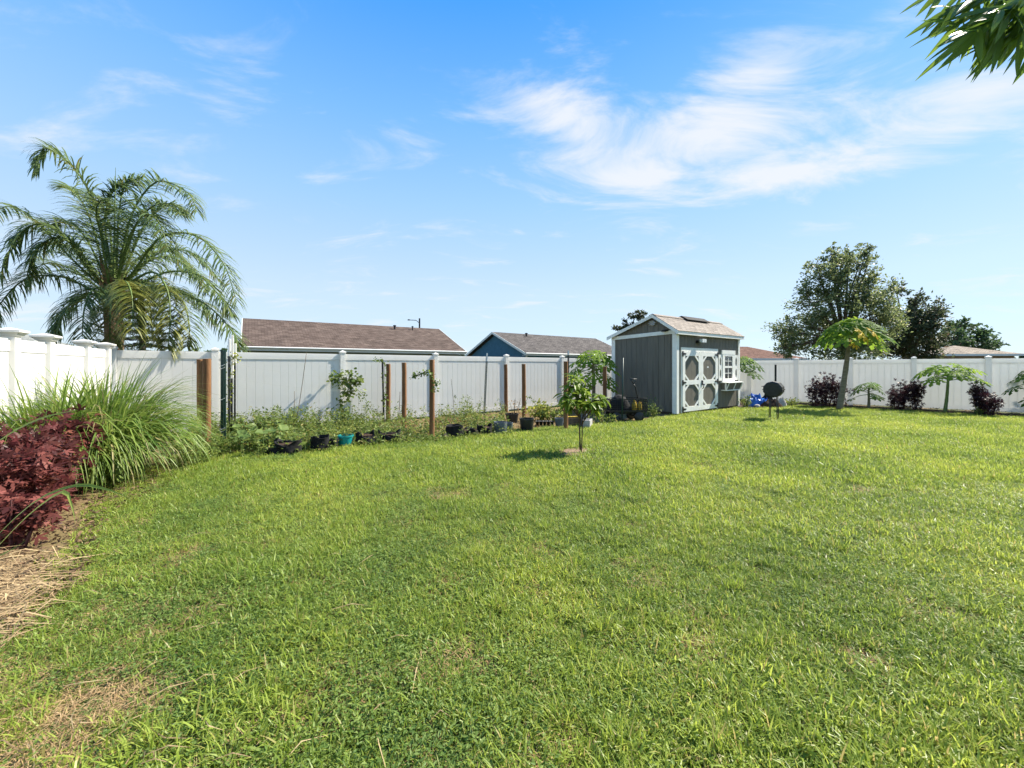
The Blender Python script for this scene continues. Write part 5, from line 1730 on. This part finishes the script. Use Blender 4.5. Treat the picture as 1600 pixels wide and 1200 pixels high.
vine('straggling vine dropping from the fence mat to the weeds', [P(545, 604, VY), P(542, 618, VY), P(532, 628, VY), P(536, 645, VY - .2), P(545, 665, VY - .4)], 110, .09, .07, 2)
vine('thin vine arching right of the fence mat down to the bed', [P(556, 606, VY), P(566, 616, VY), P(576, 632, VY), P(586, 652, VY - .2)], 60, .06, .06, 3, 'weed')
vine('vine tip sprawling over the top of the thin dark stake', [P(583, 560, 10.45), P(592, 563, 10.45), P(600, 568, 10.45), P(601, 590, 10.45), P(602, 612, 10.5), P(600, 640, 10.5)], 70, .07, .035, 4)
vine('vine wrapped round its post with a shoot pointing left', [P(643, 587, 8.3), P(655, 585, 8.3), P(668, 582, 8.3), P(676, 590, 8.3), P(682, 602, 8.3), P(678, 612, 8.32)], 110, .062, .03, 5)
vine('small vine shoot at the post right of the large black pot', [P(816, 655, 11.5), P(818, 640, 11.5), P(826, 620, 11.5), P(834, 628, 11.5)], 40, .055, .03, 6)
vine('dead dry vine climbing the three thin stakes', [P(356, 650, 8.2), P(358, 600, 8.2), P(362, 570, 8.25), P(366, 556, 8.25), P(372, 562, 8.25)], 130, .05, .05, 7, 'yellow_leaf')

# the mass of weeds and dry grass in the bed
rr = random.Random(51)
def bed_scatter(n, px0, px1, py0f, py1f):
    for _ in range(n):
        px = rr.uniform(px0, px1); f = rr.random()
        ya, yb = py0f(px), py1f(px)
        # even in ground distance rather than in the picture
        Ya, Yb = CH * F / (ya - HY), CH * F / (yb - HY)
        Y = Ya + (Yb - Ya) * f
        yield Vector(((px - 800) / F * Y, Y, 0)), px, f
lawn_y = lambda px: np.interp(px, [p[0] for p in edge_px], [p[1] for p in edge_px])
fence_y = lambda px: np.interp(px, [300, 420, 535, 677, 788, 881, 960], [684, 676, 668, 655, 646, 640, 636])
pos = []; dr = []; dpos = []; ddr = []; stm = MB()
for c_, px, f in bed_scatter(3900, 292, 790, fence_y, lambda x: lawn_y(x) - 3):
    dens = mnoise.noise(Vector((c_.x * 1.1, c_.y * 1.1, 4)))
    lush = 1.0 if px < 590 else .42
    if rr.random() > lush * (.62 + dens): continue
    h = (.10 + .34 * rr.random() ** 1.5) * (1.35 if f < .55 else .85) * (1 + .5 * dens)
    tip = Vector((rr.gauss(0, .10), rr.gauss(0, .10), h))
    stm.tube([c_, c_ + tip * .5 + Vector((0, 0, .02)), c_ + tip], [.004, .003, .0015], 3, False)
    for k in range(int(7 + 12 * rr.random())):
        q = rr.uniform(.15, 1)
        pos.append(c_ + tip * q + Vector((rr.gauss(0, .03), rr.gauss(0, .03), 0)))
        dr.append(Vector((rr.gauss(0, 1), rr.gauss(0, 1), rr.uniform(-.1, .9))))
for c_, px, f in bed_scatter(1000, 400, 800, lambda x: lawn_y(x) - 5, lambda x: lawn_y(x) + 6):
    if rr.random() < .25 or 527 < px < 553: continue
    if px > 640 and rr.random() < .6: continue
    tip = Vector((rr.gauss(0, .06), rr.gauss(0, .06), .06 + .22 * rr.random() ** 2))
    stm.tube([c_, c_ + tip], [.004, .0015], 3, False)
    for k in range(8):
        pos.append(c_ + tip * rr.uniform(.1, 1) + Vector((rr.gauss(0, .03), rr.gauss(0, .03), 0))); dr.append(Vector((rr.gauss(0, 1), rr.gauss(0, 1), rr.uniform(-.1, .9))))
for c_, px, f in bed_scatter(7000, 380, 930, fence_y, lambda x: lawn_y(x) - 2):
    dens = mnoise.noise(Vector((c_.x * .9, c_.y * .9, 9)))
    if rr.random() > .55 + dens * 1.2: continue
    for k in range(3):
        dpos.append(c_ + Vector((rr.gauss(0, .05), rr.gauss(0, .05), .005)))
        ddr.append(Vector((rr.gauss(0, 1), rr.gauss(0, 1), rr.uniform(.05, .9))))
stm.build('tmp_stems', M['stem_green'])
ws_ = bpy.data.objects['tmp_stems']; ws_.name = 'weed_stems'
tag(ws_, 'thin green stalks of the weeds filling the garden bed', 'weeds', kind='stuff')
n = len(pos); sz = RNG.uniform(.035, .085, n)
o = link('weeds', leaves('weeds', np.array(pos), np.array(dr), rdir(n, 1.0), sz, sz * .42, T_OVAL, M['weed'])); tag(o, 'tangle of green weeds filling the garden bed', 'weeds', kind='stuff')
n = len(dpos); sz = RNG.uniform(.06, .16, n)
o = link('dry_grass', leaves('dry_grass', np.array(dpos), np.array(ddr), rdir(n, .4), sz, sz * .06 + .002, T_DIA, M['weed_dry'])); tag(o, 'dry tan grass lying over the back of the bed', 'grass', kind='stuff')

# mulch chips and leaf litter under the shaded fence and along the left bed
rr = random.Random(61); pos = []; dr = []
for k in range(3800):
    f = rr.random(); px = 1165 + (1640 - 1165) * f
    ye = np.interp(px, [1160, 1200, 1240, 1340, 1475, 1600, 1660], [640, 637, 636, 640, 647, 655, 658]); yf = ye - rr.uniform(-1.5, 8)
    c_ = G(px, yf); pos.append(c_ + Vector((0, 0, rr.uniform(.01, .07)))); dr.append(Vector((rr.gauss(0, 1), rr.gauss(0, 1), rr.uniform(-.1, .5))))
for k in range(2600):
    px = rr.uniform(20, 300); ye = float(lawn_y(px)); c_ = G(px, ye - rr.uniform(-6, 45)); 
    pos.append(c_ + Vector((0, 0, rr.uniform(.006, .03)))); dr.append(Vector((rr.gauss(0, 1), rr.gauss(0, 1), rr.uniform(-.1, .4))))
for k in range(2200):
    px = rr.uniform(-20, 215); c_ = G(px, rr.uniform(770, 930))
    if c_.x > np.interp(c_.y, [p[1] for p in edge[:8]], [p[0] for p in edge[:8]]) + .05: continue
    pos.append(c_ + Vector((0, 0, rr.uniform(.006, .05)))); dr.append(Vector((rr.gauss(0, 1), rr.gauss(0, 1), rr.uniform(-.1, .5))))
n = len(pos); sz = RNG.uniform(.018, .055, n)
M['litter'] = LM('leaf_litter', (.05, .03, .018), (.20, .125, .07), .1, .85)
o = link('leaf_litter', leaves('leaf_litter', np.array(pos), np.array(dr), rdir(n, 1.4), sz, sz * .4, T_OVAL, M['litter'])); tag(o, 'dark mulch chips and leaf litter edging the lawn', 'litter', kind='stuff')

# ================================================================ LAWN
gcol = bpy.data.collections.new('lawn_patches')             # prototypes only, not linked to the scene
def patch(name, mat, build):
    me = build()
    o = bpy.data.objects.new(name, me); gcol.objects.link(o)
def blades_patch(nb, rad, hl, wl, lean, mat, seed, segs=3):
    rr = random.Random(seed); m = MB()
    for k in range(nb):
        a = rr.uniform(0, 6.283); q = rad * math.sqrt(rr.random())
        p = Vector((math.cos(a) * q, math.sin(a) * q, -.004))
        da = rr.uniform(0, 6.283); h = Vector((math.cos(da), math.sin(da), 0))
        ln = rr.uniform(*hl); le = rr.uniform(*lean)
        d = (h * le + Vector((0, 0, 1))).normalized(); g_ = rr.uniform(.1, .6)
        pts = [p.copy()]
        for j in range(segs):
            d = (d + h * .22 * le + Vector((0, 0, -g_ * .45 * j))).normalized()
            p = p + d * ln / segs
            if p.z < .004: p.z = .004
            pts.append(p.copy())
        w_ = rr.uniform(*wl)
        ws = [w_ * .8, w_, w_ * .75, w_ * .08] if segs == 3 else [w_, w_ * .9, w_ * .08]
        da += rr.uniform(-.6, .6)
        m.strip(pts, ws, Vector((-math.sin(da), math.cos(da), rr.uniform(-.3, .3))).normalized())
    return m.mesh('p', mat)
def leafy_patch(nl, rad, ls, hz, mat, seed, wf=.5):
    rr = random.Random(seed); pos = []; dr = []
    for k in range(nl):
        a = rr.uniform(0, 6.283); q = rad * math.sqrt(rr.random())
        pos.append((math.cos(a) * q, math.sin(a) * q, rr.uniform(.004, hz))); b = rr.uniform(0, 6.283)
        dr.append((math.cos(b), math.sin(b), rr.uniform(-.15, .75)))
    sz = RNG.uniform(ls[0], ls[1], nl)
    return leaves('p', np.array(pos), np.array(dr), rdir(nl, 1.6), sz, sz * wf, T_OVAL, mat)
GR, GD, GY = M['grass'], M['grass_dark'], M['grass_dry']
# 0-2 upright blades, 3-4 low creeping leaves, 5 dry thatch, 6 tall tufts, 7-8 coarser blades for the far lawn
for k in range(3): patch('a_blades_%d' % k, GR, lambda k=k: blades_patch(270, .20, (.035, .095), (.0019, .0042), (.15, 1.6), GR, 100 + k))
for k in range(2): patch('b_creep_%d' % k, GD, lambda k=k: leafy_patch(400, .18, (.009, .021), .030, GD, 110 + k, .42))
patch('c_dry', GY, lambda: blades_patch(260, .20, (.03, .10), (.0008, .0018), (1.5, 6.0), GY, 120))
patch('d_tuft', GR, lambda: blades_patch(60, .055, (.08, .17), (.0016, .0032), (.1, .9), GR, 130))
for k in range(2): patch('e_far_%d' % k, GR, lambda k=k: blades_patch(240, .26, (.045, .095), (.003, .0058), (.15, 1.3), GR, 140 + k, 2))

def inside(x, y, poly):
    c = False; j = len(poly) - 1
    for i in range(len(poly)):
        xi, yi = poly[i]; xj, yj = poly[j]
        if (yi > y) != (yj > y) and x < (xj - xi) * (y - yi) / (yj - yi) + xi: c = not c
        j = i
    return c
rr = random.Random(71)
pts = []; rot = []; scl = []; idx = []
bare = [(G(500, 1105), .17), (G(330, 962), .14), (G(150, 1105), .22), (G(225, 985), .12), (G(410, 930), .12), (G(700, 770), .18), (G(720, 895), .10), (G(845, 925), .08), (G(1090, 1010), .10), (G(1445, 770), .14), (G(1300, 900), .08), (G(500, 905), .10), (G(640, 1080), .10), (G(1010, 830), .12), (G(1350, 770), .15)]
def put(x, y, k, s, tilt=.12):
    pts.append((x, y, 0.0)); rot.append((rr.uniform(-tilt, tilt), rr.uniform(-tilt, tilt), rr.uniform(0, 6.283))); scl.append(s); idx.append(k)
y = .9
while y < 16.5:
    stp = .125 if y < 3.2 else (.15 if y < 6 else .19)
    x = -1.36 * y - .6
    while x < 1.36 * y + .6:
        jx, jy = x + rr.uniform(-.5, .5) * stp, y + rr.uniform(-.5, .5) * stp
        x += stp
        if not inside(jx + rr.gauss(0, .05), jy + rr.gauss(0, .05), lawn_poly): continue
        if (Vector((jx, jy)) - Vector((dc.x, dc.y))).length < .20 + .22 * rr.random(): continue
        if (jx - pbig.x) ** 2 + (jy - pbig.y) ** 2 < .02: continue
        b_ = min(((Vector((jx, jy, 0)) - q).length - r_) for q, r_ in bare)
        n1_ = mnoise.noise(Vector((jx * .9, jy * .9, 1))); n2_ = mnoise.noise(Vector((jx * 2.6, jy * 2.6, 5))); n3_ = mnoise.noise(Vector((jx * .45, jy * .45, 8)))
        dryl = max(0, min(1, (-jx - .75 * jy) / .5)) * (jy < 3.4)       # thatch shows through towards the straw heap
        if b_ < 0 or (n2_ > .46 and y < 7) or rr.random() < .45 * dryl:
            put(jx, jy, 5, rr.uniform(.8, 1.1))
            if rr.random() < .35: put(jx, jy, rr.choice((0, 3)), rr.uniform(.4, .7))
            continue
        left = max(0, min(1, (.5 - jx / max(jy, 1)) * .8 + .25))          # more creeping weeds towards the left and near
        near = max(0, min(1, (5.5 - jy) / 4.0))
        pw = .03 + (.42 * left + .06) * near + .40 * n3_ * near + .10 * left
        hgt = 1 + .30 * n1_ + .12 * n2_
        if y >= 5.2:
            put(jx, jy, 7 + rr.randrange(2), rr.uniform(.8, 1.15) * hgt)
            if rr.random() < pw: put(jx, jy, 3 + rr.randrange(2), rr.uniform(1.1, 1.6))
        else:
            if rr.random() < pw:
                put(jx, jy, 3 + rr.randrange(2), rr.uniform(.9, 1.4))
                if rr.random() < .45: put(jx, jy, rr.randrange(3), rr.uniform(.55, .9))
            else:
                put(jx, jy, rr.randrange(3), rr.uniform(.75, 1.15) * hgt)
                if rr.random() < .30: put(jx, jy, 3 + rr.randrange(2), rr.uniform(.7, 1.1))
        if rr.random() < (.10 if y < 6 else .02): put(jx, jy, 6, rr.uniform(.6, 1.05))
        if rr.random() < .16 + .25 * near * left + .30 * max(0, n2_): put(jx, jy, 5, rr.uniform(.5, .9))
    y += stp
# ragged grass beyond the edge, thinning out into the left bed
for k in range(760):
    px = rr.uniform(40, 330); py = float(lawn_y(px)) - abs(rr.gauss(0, 22))
    q = G(px, py); put(q.x, q.y, rr.choice((0, 1, 3, 5, 5)), rr.uniform(.35, .75))
for k in range(160):
    px = rr.uniform(330, 1050); q = G(px, float(lawn_y(px)) - rr.uniform(-1, 3)); put(q.x, q.y, rr.choice((0, 6, 7)), rr.uniform(.5, .9))
me = bpy.data.meshes.new('lawn_grass'); me.from_pydata(pts, [], [])
a_ = me.attributes.new('rot', 'FLOAT_VECTOR', 'POINT'); a_.data.foreach_set('vector', np.array(rot, dtype=np.float32).ravel())
a_ = me.attributes.new('scl', 'FLOAT', 'POINT'); a_.data.foreach_set('value', np.array(scl, dtype=np.float32))
a_ = me.attributes.new('idx', 'INT', 'POINT'); a_.data.foreach_set('value', np.array(idx, dtype=np.int32))
lawn = link('lawn_grass', me)
tag(lawn, 'green lawn grass with creeping weeds and dry spots', 'grass', kind='stuff')
ng = bpy.data.node_groups.new('lawn_scatter', 'GeometryNodeTree')
ng.interface.new_socket('Geometry', in_out='INPUT', socket_type='NodeSocketGeometry')
ng.interface.new_socket('Geometry', in_out='OUTPUT', socket_type='NodeSocketGeometry')
gi = ng.nodes.new('NodeGroupInput'); gout = ng.nodes.new('NodeGroupOutput')
ip = ng.nodes.new('GeometryNodeInstanceOnPoints')
ci = ng.nodes.new('GeometryNodeCollectionInfo'); ci.inputs['Collection'].default_value = gcol
ci.inputs['Separate Children'].default_value = True; ci.inputs['Reset Children'].default_value = True
def attr(nm, ty):
    n_ = ng.nodes.new('GeometryNodeInputNamedAttribute'); n_.data_type = ty; n_.inputs['Name'].default_value = nm
    return n_.outputs['Attribute']
ng.links.new(gi.outputs[0], ip.inputs['Points']); ng.links.new(ci.outputs[0], ip.inputs['Instance'])
ip.inputs['Pick Instance'].default_value = True
ng.links.new(attr('idx', 'INT'), ip.inputs['Instance Index'])
ng.links.new(attr('rot', 'FLOAT_VECTOR'), ip.inputs['Rotation'])
ng.links.new(attr('scl', 'FLOAT'), ip.inputs['Scale'])
ng.links.new(ip.outputs[0], gout.inputs[0])
md = lawn.modifiers.new('scatter', 'NODES'); md.node_group = ng
